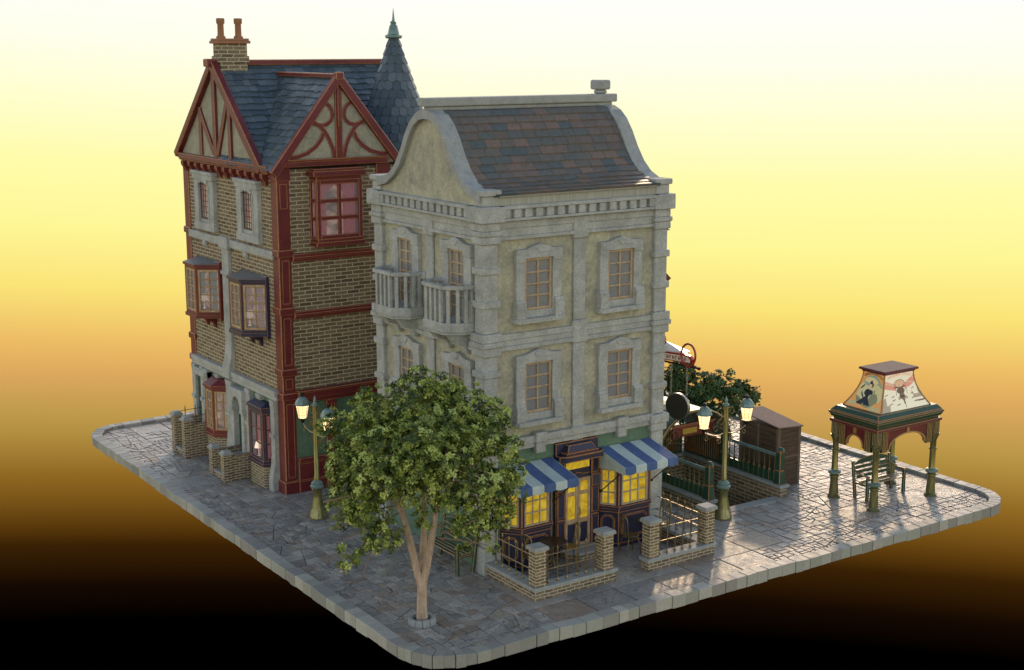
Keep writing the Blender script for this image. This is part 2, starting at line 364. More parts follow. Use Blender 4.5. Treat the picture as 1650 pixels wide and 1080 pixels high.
# ------------------------------------------------------------ ground, kerb
X0, X1, Y0, Y1 = -3.42, 14.45, -3.32, 17.3
HOLE = (7.32, 9.92, .42, 4.3)
def rounded(x0, x1, y0, y1, r, n=7):
    pts = []
    for cx, cy, a in ((x1-r[0], y0+r[0], -90), (x1-r[1], y1-r[1], 0), (x0+r[2], y1-r[2], 90), (x0+r[3], y0+r[3], 180)):
        rr = r[('-90','0','90','180').index(str(a))]
        for i in range(n): t = R(a+90*i/(n-1)); pts.append((cx+rr*cos(t), cy+rr*sin(t)))
    return pts
RAD = (.95, 1.0, 1.0, .85)
def clip(poly, edges):
    for (ax, ay), (bx, by) in edges:
        out = []
        for i in range(len(poly)):
            p, q = poly[i], poly[(i+1) % len(poly)]
            dp = (bx-ax)*(p[1]-ay)-(by-ay)*(p[0]-ax); dq = (bx-ax)*(q[1]-ay)-(by-ay)*(q[0]-ax)
            if dp >= 0: out.append(p)
            if (dp >= 0) != (dq >= 0): t = dp/(dp-dq); out.append((p[0]+(q[0]-p[0])*t, p[1]+(q[1]-p[1])*t))
        poly = out
        if len(poly) < 3: return []
    return poly
def area(p): return abs(sum(p[i][0]*p[(i+1)%len(p)][1]-p[(i+1)%len(p)][0]*p[i][1] for i in range(len(p))))/2
def split(poly, amin):
    A = area(poly)
    if A < amin*random.uniform(.7, 2.2): return [poly]
    xs = [p[0] for p in poly]; ys = [p[1] for p in poly]; w, h = max(xs)-min(xs), max(ys)-min(ys)
    ang = (0 if w > h else 90) + random.gauss(0, 4 if random.random() < .75 else 18)
    cx = (max(xs)+min(xs))/2+random.uniform(-.16,.16)*w; cy = (max(ys)+min(ys))/2+random.uniform(-.16,.16)*h
    dx, dy = -sin(R(ang)), cos(R(ang))
    a = clip(poly, [((cx,cy),(cx+dx,cy+dy))]); b = clip(poly, [((cx+dx,cy+dy),(cx,cy))])
    if len(a) < 3 or len(b) < 3: return [poly]
    return split(a, amin)+split(b, amin)
def inset(poly, d):
    n = len(poly); sgn = 1 if sum(poly[i][0]*poly[(i+1)%n][1]-poly[(i+1)%n][0]*poly[i][1] for i in range(n)) > 0 else -1
    lines = []
    for i in range(n):
        p, q = poly[i], poly[(i+1)%n]; L = math.hypot(q[0]-p[0], q[1]-p[1]) or 1e-6
        nx, ny = -(q[1]-p[1])/L*sgn, (q[0]-p[0])/L*sgn
        lines.append(((p[0]+nx*d, p[1]+ny*d), (q[0]+nx*d, q[1]+ny*d)))
    if sgn < 0: lines = [(b, a) for a, b in lines]
    return clip(poly, lines)
plat = rounded(X0, X1, Y0, Y1, RAD)
pedges = [(plat[i], plat[(i+1)%len(plat)]) for i in range(len(plat))]
pave = MB()
def stone(poly):
    poly = clip(poly, pedges)
    if len(poly) < 3 or area(poly) < .006: return
    a = inset(poly, random.uniform(.006, .013)); b = inset(poly, .022)
    if len(a) < 3 or len(b) < 3 or len(a) != len(b): b = None
    if len(a) < 3: return
    z = random.gauss(0, .0035); sx_, sy_ = random.gauss(0, .006), random.gauss(0, .006)
    cx = sum(p[0] for p in a)/len(a); cy = sum(p[1] for p in a)/len(a)
    Z = lambda p: z+(p[0]-cx)*sx_+(p[1]-cy)*sy_
    n = len(a)
    if b:
        pave.add([(p[0],p[1],-.03) for p in a]+[(p[0],p[1],Z(p)-.008) for p in a]+[(p[0],p[1],Z(p)) for p in b],
                 [(i,(i+1)%n,n+(i+1)%n,n+i) for i in range(n)]+[(n+i,n+(i+1)%n,2*n+(i+1)%n,2*n+i) for i in range(n)]+[tuple(range(2*n,3*n))])
    else:
        pave.add([(p[0],p[1],-.03) for p in a]+[(p[0],p[1],Z(p)) for p in a], [(i,(i+1)%n,n+(i+1)%n,n+i) for i in range(n)]+[tuple(range(n,2*n))])
def cells(x0, x1, y0, y1, big=None):
    nx = max(1, round((x1-x0)/1.05)); ny = max(1, round((y1-y0)/1.05))
    for i in range(nx):
        for j in range(ny):
            c = [(x0+(x1-x0)*i/nx, y0+(y1-y0)*j/ny), (x0+(x1-x0)*(i+1)/nx, y0+(y1-y0)*j/ny), (x0+(x1-x0)*(i+1)/nx, y0+(y1-y0)*(j+1)/ny), (x0+(x1-x0)*i/nx, y0+(y1-y0)*(j+1)/ny)]
            mx_, my_ = c[0][0]+.5, c[0][1]+.5
            near = (-.6 < mx_ < 6 and -2.9 < my_ < .6) or (10.4 < mx_ < 14 and -2.6 < my_ < .2)
            if random.random() < (.80 if near else .04): stone(c)
            else:
                for s_ in split(c, random.choice((.035, .05, .07, .11, .16))): stone(s_)
cells(X0, HOLE[0], Y0, Y1); cells(HOLE[0], HOLE[1], Y0, HOLE[2]); cells(HOLE[0], HOLE[1], HOLE[3], Y1); cells(HOLE[1], X1, Y0, Y1)
tag(pave.obj('pavement', PAVE, recalc=False), kind='structure')
gb = MB()
for a in ((X0, HOLE[0], Y0, Y1), (HOLE[0], HOLE[1], Y0, HOLE[2]), (HOLE[0], HOLE[1], HOLE[3], Y1), (HOLE[1], X1, Y0, Y1)):
    p = clip([(a[0],a[2]),(a[1],a[2]),(a[1],a[3]),(a[0],a[3])], pedges); gb.prism(p, -.15, -.022)
tag(gb.obj('ground', JOINT), kind='structure')
kb = MB()
outer = rounded(X0-.34, X1+.34, Y0-.34, Y1+.34, tuple(r+.34 for r in RAD), 5); inner = rounded(X0-.02, X1+.02, Y0-.02, Y1+.02, RAD, 5)
def along(path, ts):
    return path
per = []
n = len(outer)
for i in range(n):
    p, q = outer[i], outer[(i+1)%n]; pi_, qi = inner[i], inner[(i+1)%n]; L = math.hypot(q[0]-p[0], q[1]-p[1])
    if L < .02: continue
    k = max(1, round(L/random.uniform(.66,.8)))
    cuts = [0]+sorted(min(.98, max(.02, (j+random.uniform(-.28,.28))/k)) for j in range(1, k))+[1]
    for a, b in zip(cuts[:-1], cuts[1:]):
        f = lambda P, Q, t: (P[0]+(Q[0]-P[0])*t, P[1]+(Q[1]-P[1])*t)
        per.append((f(p,q,a), f(p,q,b), f(pi_,qi,a), f(pi_,qi,b)))
jz = [random.uniform(-.022,.022) for _ in per]; jo = [random.uniform(-.06,.06) for _ in per]
for i, (a, b, c, d) in enumerate(per):
    m = len(per); L = math.hypot(b[0]-a[0], b[1]-a[1]) or 1; g = .009/L
    def lp(P, Q, t): return (P[0]+(Q[0]-P[0])*t, P[1]+(Q[1]-P[1])*t)
    A, B_, C_, D = lp(a,b,g), lp(a,b,1-g), lp(c,d,g), lp(c,d,1-g)
    wob = lambda P, Q, o: (P[0]+(P[0]-Q[0])*o, P[1]+(P[1]-Q[1])*o)
    o1, o2 = jo[i-1]*.9+random.uniform(-.03,.03), jo[i]*.9
    A, B_ = wob(A, C_, o1), wob(B_, D, o2); z1, z2 = .10+jz[i-1], .10+jz[i]
    k = 3 if L > .45 else 2
    for s_ in range(k-1):     # each stone is worked in two facets
        t0, t1 = s_/(k-1), (s_+1)/(k-1); w0 = 0 if s_ == 0 else random.uniform(-.02,.05); w1 = w0 if s_ < k-2 else 0
        if s_ == 0: w0, w1 = 0, random.uniform(-.03,.04); keep = w1; 
        else: w0, w1 = keep, 0
        P0, P1, Q0, Q1 = wob(lp(A,B_,t0), lp(C_,D,t0), w0), wob(lp(A,B_,t1), lp(C_,D,t1), w1), lp(C_,D,t0), lp(C_,D,t1)
        za, zb = z1+(z2-z1)*t0, z1+(z2-z1)*t1; bt = -.17+random.uniform(-.015,.015)
        kb.add([(*P0,bt),(*P1,bt),(*Q1,bt),(*Q0,bt),(*P0,za),(*P1,zb),(*Q1,zb-.003),(*Q0,za-.003)], [(3,2,1,0),(4,5,6,7),(0,1,5,4),(1,2,6,5),(2,3,7,6),(3,0,4,7)])
tag(kb.obj('kerb', KERB, bevel=.010), kind='structure')

# ------------------------------------------------------------ shared pieces
def sash(T, u0, u1, z0, z1, cols, rows, v0, fw, mw, par, fmat, gmat, edge=None, dep=.05, bevel=.004, gname='pane', fname='sash'):
    """wooden frame with glazing bars plus its panes"""
    f = MB(T)
    f.box(u0, u0+fw, v0, v0+dep, z0, z1); f.box(u1-fw, u1, v0, v0+dep, z0, z1)
    f.box(u0+fw, u1-fw, v0, v0+dep-.002, z0, z0+fw); f.box(u0+fw, u1-fw, v0, v0+dep-.002, z1-fw, z1)
    a0, a1, b0, b1 = u0+fw, u1-fw, z0+fw, z1-fw
    for i in range(1, cols): x = a0+(a1-a0)*i/cols; f.box(x-mw/2, x+mw/2, v0+.004, v0+dep-.008, b0, b1)
    for j in range(1, rows): z = b0+(b1-b0)*j/rows; f.box(a0, a1, v0+.006, v0+dep-.012, z-mw/2, z+mw/2)
    fo = f.obj(fname, fmat, par, bevel=bevel, edge=edge)
    g = MB(T); g.box(a0-.005, a1+.005, v0+.008, v0+.014, b0-.005, b1+.005); g.obj(gname, gmat, par)
    return fo
def arch_pts(cu, cz, r, a0=0, a1=180, n=10, rz=None):
    return [(cu+r*cos(R(a0+(a1-a0)*i/n)), cz+(rz or r)*sin(R(a0+(a1-a0)*i/n))) for i in range(n+1)]
def curtain(T, u0, u1, z0, z1, v, mat, par, amp=.018, waves=5, gather=0):
    c = MB(T); n = 24; vs = []
    for i in range(n+1):
        t = i/n; u = u0+(u1-u0)*t; w = v+amp*sin(t*waves*2*pi)
        vs += [(u, w, z0), (u+(gather*(z1-z0)), w, z1)]
    c.add(vs, [(2*i, 2*i+2, 2*i+3, 2*i+1) for i in range(n)]); return c.obj('curtain', mat, par, smooth=True, recalc=False)

# ------------------------------------------------------------ cream building
def cream_building():
    rt = root('corner_house', (2.7, 2.5, 0), 'cream stuccoed house with grey stone trim, curved gable and cafe with striped awnings', 'house')
    W_, L_ = 5.34, 5.0
    FY, FX = facadeY(.12), facadeX(.12)                 # the two visible faces; wall planes y=.12, x=.12
    w = MB(); w.box(.12, 5.24, .12, 4.9, 2.8, 8.6)
    w.obj('wall', STUCCO, rt)
    w = MB(); w.box(.12, 5.24, .12, 4.9, -.02, 2.8); w.obj('ground_floor_wall', GREENW, rt)
    # --- corner and middle pilasters with banded blocks
    def pil(cx, cy, hw, flip=False, mid=False, T=None):
        p = MB()
        if not mid:
            def blk(h, z0, z1): p.box(cx-h, cx+h, cy-h, cy+h, z0, z1)
        else:
            def blk(h, z0, z1): p.box(cx-h, cx+h, 0, .06+h-hw, z0, z1, T=T)
        def sh(z0, z1): blk(hw, z0, z1)
        if not mid:
            p.box(cx-hw-.07, cx+hw+.07, cy-hw-.07, cy+hw+.07, -.02, .62, tx=.035, ty=.035)
            sh(.62, 2.66); blk(hw+.05, 1.62, 1.78); blk(hw+.06, 2.66, 2.86); blk(hw+.10, 2.86, 3.08); sh(3.08, 5.12)
            blk(hw+.05, 3.72, 3.88); blk(hw+.05, 4.62, 4.78)
            blk(hw+.06, 5.12, 5.32); blk(hw+.10, 5.32, 5.44); blk(hw+.075, 5.44, 5.64); sh(5.64, 7.66); blk(hw+.05, 6.22, 6.38); blk(hw+.05, 6.98, 7.14)
            blk(hw+.055, 7.66, 7.84); blk(hw+.085, 7.84, 7.95); blk(hw+.05, 7.95, 8.14); blk(hw+.13, 8.14, 8.5); blk(hw+.015, 8.5, 8.73); blk(hw+.07, 8.73, 8.86)
        else:
            sh(2.98, 5.16); sh(5.7, 7.62); blk(hw+.045, 5.16, 5.7); blk(hw+.045, 7.62, 8.14); blk(hw+.05, 2.94, 3.14)
            blk(hw*.93, 2.72, 2.94)
            for z in (3.9, 4.6, 6.3, 6.95): blk(hw+.004, z, z+.2)
        p.obj('pilaster', STONE, rt, bevel=.018)
    for cx, cy in ((.21, .21), (5.14, .21), (.21, 4.8), (5.14, 4.8)): pil(cx, cy, .19)
    pil(2.72, 0, .17, mid=True, T=FY); pil(2.42, 0, .17, mid=True, T=FX)
    # --- string courses
    def course(T, u0, u1, name='string_course'):
        b = MB(T)
        for k_, (z0, z1, v) in enumerate(((5.2, 5.3, .10), (5.3, 5.44, .06), (5.44, 5.58, .09), (7.72, 7.8, .10), (7.8, 7.98, .06), (7.98, 8.14, .085))):
            b.box(u0, u1, -.02, v, z0, z1)
            if k_ % 3 == 2: b.obj(name, STONE, rt, bevel=.01); b = MB(T)
        b = MB(T); b.box(u0, u1, -.02, .10, 2.82, 2.95); b.box(u0, u1, -.02, .15, 2.95, 3.12); b.obj('lintel_course', STONE, rt, bevel=.014)
        k = MB(T)                                       # dentil cornice
        k.box(u0, u1, -.02, .10, 8.16, 8.5); k.box(u0, u1, .10, .22, 8.42, 8.5); k.box(u0, u1, .10, .22, 8.16, 8.22); k.box(u0, u0+.09, .10, .218, 8.22, 8.42); k.box(u1-.09, u1, .10, .218, 8.22, 8.42)
        n = 15 if T is FY else 14
        for i in range(n):
            x = u0+.2+(u1-u0-.4)*i/(n-1); k.box(x-.095, x+.095, .10, .20, 8.225, 8.415, tx=.004)
        k.obj('dentil_cornice', STONE, rt, bevel=.008)
    course(FY, .38, 4.97); course(FX, .38, 4.63)
    for u in (1.56, 3.98): kk = MB(FY); kk.box(u-.17, u+.17, .0, .20, 2.94, 3.18); kk.box(u-.14, u+.14, 0, .17, 2.68, 2.94); kk.obj('keystone_block', STONE, rt, bevel=.02)
    # parapet under the gutter
    b = MB(FY); b.box(.40, 4.95, -.05, .09, 8.5, 8.68)
    b.obj('parapet', mottled('parapet_boards', [(.30,.29,.24),(.38,.37,.30),(.45,.43,.36)], 6, .8, bstr=.1, stretch=(4,4,.05)), rt)
    b = MB(FY); b.box(.40, 4.95, -.2, .16, 8.685, 8.755); b.obj('gutter', mottled('gutter_stone', [(.42,.42,.38),(.5,.49,.44)], 3, .5), rt, bevel=.015)
    # --- windows
    def stone_window(T, uc, z0, z1, ztop, gw, gz0, gz1, tall=False, rows=4):
        hw = .63; s = MB(T)
        s.box(uc-hw, uc-gw, -.02, .11, z0+.12, z1-.3); s.box(uc+gw, uc+hw, -.02, .11, z0+.12, z1-.3)
        s.plate([(uc-hw-.01, z1-.3), (uc+hw+.01, z1-.3), (uc+hw+.01, z1+.02), (uc+.3, z1), (uc+.04, ztop), (uc-.04, ztop), (uc-.3, z1), (uc-hw-.01, z1+.02)] if False else
                [(uc-hw-.01, z1-.3), (uc-gw, z1-.3), (uc-gw, gz1), (uc+gw, gz1), (uc+gw, z1-.3), (uc+hw+.01, z1-.3), (uc+hw+.01, z1-.02), (uc+.36, z1-.01), (uc+.18, z1+.05), (uc, ztop), (uc-.18, z1+.05), (uc-.36, z1-.01), (uc-hw-.01, z1-.02)], -.02, .135)
        s.plate([(uc-.04, z1-.09), (uc+.34, z1-.11), (uc+.34, z1-.02), (uc+.16, z1+.03), (uc, ztop-.03), (uc-.16, z1+.03)], .135, .152)
        if not tall:
            s.box(uc-hw+.18, uc+hw-.18, -.02, .09, z0+.1, gz0); s.box(uc-.26, uc+.26, .09, .10, z0+.16, gz0-.06)
            s.prism([(uc-hw-.06, -.02), (uc-hw-.06, .16), (uc-hw, .25), (uc+hw, .25), (uc+hw+.06, .16), (uc+hw+.06, -.02)], z0, z0+.11)
            for sg in (-1, 1):
                a, b_ = sorted((uc+sg*(hw+.035), uc+sg*(gw+.02)))
                s.box(a, b_, -.02, .20, z0+.11, z0+.46); s.box(a+.002, b_-.002, -.02, .18, z0+.46, z0+.53, tx=.0, ty=.03)
        else:
            s.box(uc-hw+.18, uc+hw-.18, -.02, .09, z0+.1, gz0)
            for sg in (-1, 1):
                a, b_ = sorted((uc+sg*(hw+.035), uc+sg*(gw+.02))); s.box(a, b_, -.02, .20, z0+.11, z0+.75, ty=.03)
        o = s.obj('window', STONE, rt, bevel=.012)
        sash(T, uc-gw+.003, uc+gw-.003, gz0, gz1-.003, 2, rows, .012, .055 if tall else .065, .045, o, WOOD, GREYW, edge=WOODP, bevel=.009, dep=.06)
    for uc in (1.53, 3.91):
        stone_window(FY, uc, 5.80, 7.49, 7.585, .385, 6.07, 7.27); stone_window(FY, uc, 3.38, 5.06, 5.16, .385, 3.65, 4.85)
    for uc in (3.48, 1.17):
        stone_window(FX, uc, 5.6, 7.62, 7.72, .33, 5.83, 7.43, True, 6); stone_window(FX, uc, 3.38, 4.97, 5.06, .33, 3.65, 4.76)
    # --- balconies
    for uc in (3.48, 1.17):
        pl = [(uc-.7, .0), (uc-.7, .36), (uc-.42, .74), (uc+.42, .74), (uc+.7, .36), (uc+.7, .0)]
        b = MB(FX); b.prism(pl, 5.64, 5.86); b.prism([(u*.985+uc*.015, v*.97) for u, v in pl], 5.58, 5.64)
        for sg in (-.38, .38):
            b.plate([(0, 5.10), (.12, 5.10), (.2, 5.3), (.42, 5.36), (.6, 5.58), (0, 5.58)], uc+sg-.11, uc+sg+.11, T=lambda a, c, z: FX(c, a, z))
        o = b.obj('balcony', STONE, rt, bevel=.015)
        rr = MB(FX)
        rp = [(uc-.66, .02), (uc-.66, .34), (uc-.40, .69), (uc+.40, .69), (uc+.66, .34), (uc+.66, .02)]
        for p, q in zip(rp[:-1], rp[1:]):
            TT, LL = seg(FX, p, q); rr.box(-.02, LL+.02, -.075, .075, 6.62, 6.71, T=TT)
        rr.obj('handrail', STONE, o, bevel=.012)
        bb = MB(FX)
        for p, q in zip(rp[:-1], rp[1:]):
            TT, LL = seg(FX, p, q); n = max(2, round(LL/.19))
            for i in range(n): a = LL*(i+.5)/n; bb.box(a-.043, a+.043, -.045, .045, 5.86, 6.62, T=TT)
        bb.obj('baluster_row', STONE, o, bevel=.01)
        for sg in (-.77, .77):
            k = MB(FX); k.lathe([(.10,-.02),(.10,.03),(.07,.05)], (0,0,0), 12, T=lambda x, y, z: FX(uc+sg+x, .02+z, 6.62+y)); k.obj('rosette', STONE, o)
    # --- gables and roof: bell shaped profile about y = 2.45
    prof_o = [(2.32, 8.84), (1.98, 8.86), (1.66, 9.0), (1.40, 9.22), (1.15, 9.55), (.93, 9.92), (.70, 10.22), (.45, 10.42), (.2, 10.52), (0, 10.54)]
    prof_i = [(2.30, 8.60), (1.86, 8.70), (1.50, 8.90), (1.20, 9.18), (.95, 9.55), (.74, 9.88), (.52, 10.14), (.28, 10.28), (.12, 10.31), (0, 10.315)]
    YC = 2.37
    full = lambda pr_: [(YC-a, z) for a, z in pr_]+[(YC+a, z) for a, z in pr_[::-1][1:]]
    O, I = full(prof_o), full(prof_i)
    for x0, x1, xi0, xi1 in ((-.06, .34, .06, .26), (4.98, 5.36, 5.04, 5.24)):
        g = MB(); n = len(O); vs = []
        for i in range(n): vs += [(x0, *O[i]), (x1, *O[i]), (x1, *I[i]), (x0, *I[i])]
        fs = [(0,1,2,3), (4*n-1,4*n-2,4*n-3,4*n-4)]
        for i in range(n-1):
            for k in range(4): fs.append((4*i+k, 4*i+(k+1)%4, 4*i+4+(k+1)%4, 4*i+4+k))
        g.add(vs, fs); g.obj('gable_coping', COPING, rt, bevel=.012)
        g = MB(); pts = [(YC-2.3, 8.5)]+I+[(YC+2.3, 8.5)]; m = len(pts)
        g.add([(xi0, *p) for p in pts]+[(xi1, *p) for p in pts], [tuple(range(m))[::-1], tuple(range(m,2*m))]+[(i,(i+1)%m,m+(i+1)%m,m+i) for i in range(m)])
        g.obj('gable_wall', STUCCO, rt)
    prof_r = [(2.42, 8.74), (2.2, 8.79), (1.9, 8.87), (1.62, 8.99), (1.36, 9.2), (1.12, 9.5), (.9, 9.84), (.68, 10.14), (.45, 10.38), (.3, 10.5)]
    # arc-length table
    cum = [0]
    for a, b in zip(prof_r[:-1], prof_r[1:]): cum.append(cum[-1]+math.dist(a, b))
    def at(s_):
        s_ = max(0, min(cum[-1]-1e-6, s_))
        for i in range(len(cum)-1):
            if cum[i+1] >= s_: t = (s_-cum[i])/(cum[i+1]-cum[i]); return (prof_r[i][0]+(prof_r[i+1][0]-prof_r[i][0])*t, prof_r[i][1]+(prof_r[i+1][1]-prof_r[i][1])*t)
    rows = 13; h = cum[-1]/rows
    for side in (-1, 1):
        t_ = MB()
        for r_ in range(rows):
            x = .30-random.uniform(0, .35)
            while x < 5.0:
                wd = random.choice((.36, .38, .40, .42)); a, b = max(x, .30), min(x+wd, 5.02); x += wd
                if b-a < .03: continue
                lo, mi_, hi = at(r_*h-.02), at((r_+.5)*h), at((r_+1)*h+.02); lift = .032+random.uniform(0, .012); j = random.uniform(-.012, .012)
                g = .004; vs = []
                for xx in (a+g, b-g):
                    vs += [(xx, YC+side*(lo[0]+.01), lo[1]+lift+j*.3), (xx, YC+side*mi_[0], mi_[1]+lift*.75), (xx, YC+side*hi[0], hi[1]+.006), (xx, YC+side*(lo[0]-.01), lo[1]-.02)]
                t_.add(vs, [(0,1,5,4), (1,2,6,5), (3,0,4,7), (0,3,2,1), (4,5,6,7)])
        t_.obj('tiled_roof', TILES, rt, recalc=True)
    g = MB(); pts = [(YC-a, z-.03) for a, z in prof_r]+[(YC+a, z-.03) for a, z in prof_r[::-1]]; m = len(pts)
    g.add([(.28, *p) for p in pts]+[(5.02, *p) for p in pts], [tuple(range(m))[::-1], tuple(range(m,2*m))]+[(i,(i+1)%m,m+(i+1)%m,m+i) for i in range(m)]); g.obj('roof_deck', DARKIN, rt)
    g = MB(); g.box(-.12, 5.44, YC-.2, YC+.2, 10.60, 10.80); g.box(.0, 5.34, YC-.13, YC+.13, 10.5, 10.6); g.obj('ridge_beam', COPING, rt, bevel=.03, segs=2)
    g = MB(); g.box(4.92, 5.18, YC-.13, YC+.13, 10.80, 10.90); g.box(4.86, 5.24, YC-.19, YC+.19, 10.90, 11.14); g.obj('ridge_finial', COPING, rt, bevel=.06, segs=3)
    # --- cafe front
    def panel_oct(T, u0, u1, z0, z1, m_):
        c = .09
        o = [(u0+c,z0),(u1-c,z0),(u1,z0+c),(u1,z1-c),(u1-c,z1),(u0+c,z1),(u0,z1-c),(u0,z0+c),(u0+c,z0)]
        m_.ribbon(o, .022, 0, .016, T=T)
        k = .035; o = [((p[0]-(u0+u1)/2)*(1-2*k/(u1-u0))+(u0+u1)/2, (p[1]-(z0+z1)/2)*(1-2*k/(z1-z0))+(z0+z1)/2) for p in o]
        m_.ribbon(o, .012, 0, .014, T=T)
    for a, b in ((.50, 1.98), (3.36, 4.96)):
        pl = [(a, 0), (a+.34, .42), (b-.3, .42), (b-.02, 0)]
        bay = MB(FY); bay.prism(pl, -.02, .96); bay.prism([(a-.03, 0), (a+.32, .47), (b-.28, .47), (b, 0)], .96, 1.04)
        bay.prism(pl, 1.98, 2.3)
        bay.prism([(a+.06, 0), (a+.36, .24), (b-.34, .24), (b-.1, 0)], 1.04, 1.98)
        for p, q in zip(pl[:-1], pl[1:]):
            TT, LL = seg(FY, p, q)
            bay.box(-.0, .075, -.08, .012, 1.04, 1.98, T=TT); bay.box(LL-.075, LL, -.08, .012, 1.04, 1.98, T=TT)
        o = bay.obj('shop_bay', NAVY, rt, bevel=.012, edge=EDGE)
        mo = MB()
        for i, (p, q) in enumerate(zip(pl[:-1], pl[1:])):
            TT, LL = seg(FY, p, q); panel_oct(TT, .10, LL-.10, .24, .80, mo)
            mo.box(.02, LL-.02, 0, .012, .09, .105, T=TT); mo.box(.02, LL-.02, 0, .012, .88, .895, T=TT)
            sash(TT, .078, LL-.078, 1.05, 1.97, 3 if i == 1 else 2, 3, -.045, .045, .035, o, WOODP, GOLDW, bevel=.005)
        mo.obj('panel_moulding', EDGE, o)
    d = MB(FY)     # door surround
    d.box(2.04, 3.30, -.02, .10, -.02, 2.79)
    for u0, u1 in ((2.04, 2.28), (3.06, 3.30)):
        d.box(u0, u1, .10, .16, 0, .9); d.box(u0+.01, u1-.01, .10, .15, .9, 1.62); d.box(u0-.01, u1+.01, .10, .20, 1.62, 1.9, ty=.03); d.box(u0, u1, .10, .15, 1.9, 2.36)
    d.prism([(2.0, .1), (2.02, .28), (2.14, .38), (3.2, .38), (3.32, .28), (3.34, .1)], 2.36, 2.52)
    d.prism([(2.16, .1), (2.2, .33), (3.14, .33), (3.18, .1)], 2.52, 2.58); d.prism([(2.2, .1), (2.24, .30), (3.1, .30), (3.14, .1)], 2.58, 2.74, top=[(2.3, .1), (2.34, .22), (3.0, .22), (3.04, .1)])
    do = d.obj('shop_door_surround', NAVY, rt, bevel=.014, edge=EDGE)
    mo = MB(FY)
    for u0, u1 in ((2.07, 2.25), (3.09, 3.27)):
        for z0, z1, v in ((.08, .84, .16), (.96, 1.55, .15), (1.95, 2.3, .15)):
            mo.ribbon([(u0,z0),(u1,z0),(u1,z1),(u0,z1),(u0,z0)], .016, v, v+.01)
    mo.ribbon([(2.3, 1.93), (2.5, 1.93), (2.66, 2.0), (2.84, 1.95), (3.04, 1.95)], .016, .10, .115)
    mo.ribbon([(2.2, 2.385), (3.16, 2.385)], .014, .38, .39); mo.ribbon([(2.2, 2.50), (3.16, 2.50)], .014, .38, .39)
    mo.obj('door_moulding', EDGE, do)
    g = MB(FY); g.box(2.33, 3.02, .10, .112, 2.10, 2.34); g.obj('lit_transom', GOLDW, do)
    for u0, u1 in ((2.30, 2.665), (2.675, 3.04)):
        f = MB(FY); f.box(u0, u0+.07, .10, .14, .12, 1.86); f.box(u1-.07, u1, .10, .14, .12, 1.86)
        for z0, z1 in ((.12, .24), (.74, .86), (1.44, 1.54), (1.78, 1.86)): f.box(u0+.07, u1-.07, .10, .138, z0, z1)
        f.box(u0+.07, u1-.07, .10, .115, .24, .74, mi=1)
        o = f.obj('door', [WOOD, NAVY], rt, bevel=.008)
        g = MB(FY); g.box(u0+.07, u1-.07, .10, .118, .86, 1.44); g.box(u0+.07, u1-.07, .10, .118, 1.54, 1.78); g.obj('pane', GOLDW, o)
    hh = MB(FY); hh.tube([(2.70, .15, .95), (2.70, .19, .97), (2.70, .19, 1.10), (2.70, .15, 1.12)], .012); hh.obj('handle', BRONZE, o)
    st = MB(FY); oc = [(2.12, .1), (2.12, .42), (2.36, .66), (3.0, .66), (3.24, .42), (3.24, .1)]; st.prism([(u*.985+.04, v*.98) for u, v in oc], -.02, .13); so_ = st.obj('door_step', BRICKS, rt)
    st = MB(FY); st.prism(oc, .13, .18); st.obj('step_slab', COPING, so_, bevel=.012)
    # --- awnings
    for a, b in ((.34, 1.96), (3.34, 4.96)):
        n = 5; w = MB(FY)
        zt, zb, vd = 2.48, 2.24, 1.08; drop = .19
        N_ = 10
        for i in range(n):
            u0, u1 = a+(b-a)*i/n, a+(b-a)*(i+1)/n; mi = i % 2
            prof = [(.03+(vd-.03)*t/5, zt-(zt-zb)*(t/5)**1.05-.03*sin(pi*t/5)*(.4)) for t in range(6)]+[(vd+.02, zb-.05), (vd+.02, zb-drop+.02)]
            vs = []
            for x in (u0, u1): vs += [(x, v, z) for v, z in prof]
            m_ = len(prof); w.add(vs, [(k, k+1, m_+k+1, m_+k) for k in range(m_-1)], mi)
            sc = [(u0+(u1-u0)*t/6, zb-drop+.02-.028*min(1, 3*min(t, 6-t)/6)) for t in range(7)]
            w.add([(u, vd+.02, z) for u, z in sc], [tuple(range(7))], mi)
        for u in (a, b):
            w.add([(u, .03, zt), (u, vd, zb), (u, vd+.02, zb-drop), (u, vd*.6, zb-drop+.02), (u, .03, zb-drop-.05)], [(0,1,2,3,4)], 1)
        o = w.obj('awning', [AWB, AWW], rt, recalc=True)
        so2 = o.modifiers.new('cloth_thickness', 'SOLIDIFY'); so2.thickness = .012
        sm = MB(FY)
        for u in (a+.02, b-.02): sm.tube([(u, .14, 1.42), (u, vd-.02, zb-.06)], .014); sm.lathe([(.03,-.03),(.03,.03)], (0,0,0), 8, T=lambda x, y, z, u=u: FY(u+x, .14+z, 1.42+y))
        sm.tube([(a+.02, vd, zb-.03), (b-.02, vd, zb-.03)], .012)
        sm.obj('awning_strut', IRON, o)
    return rt
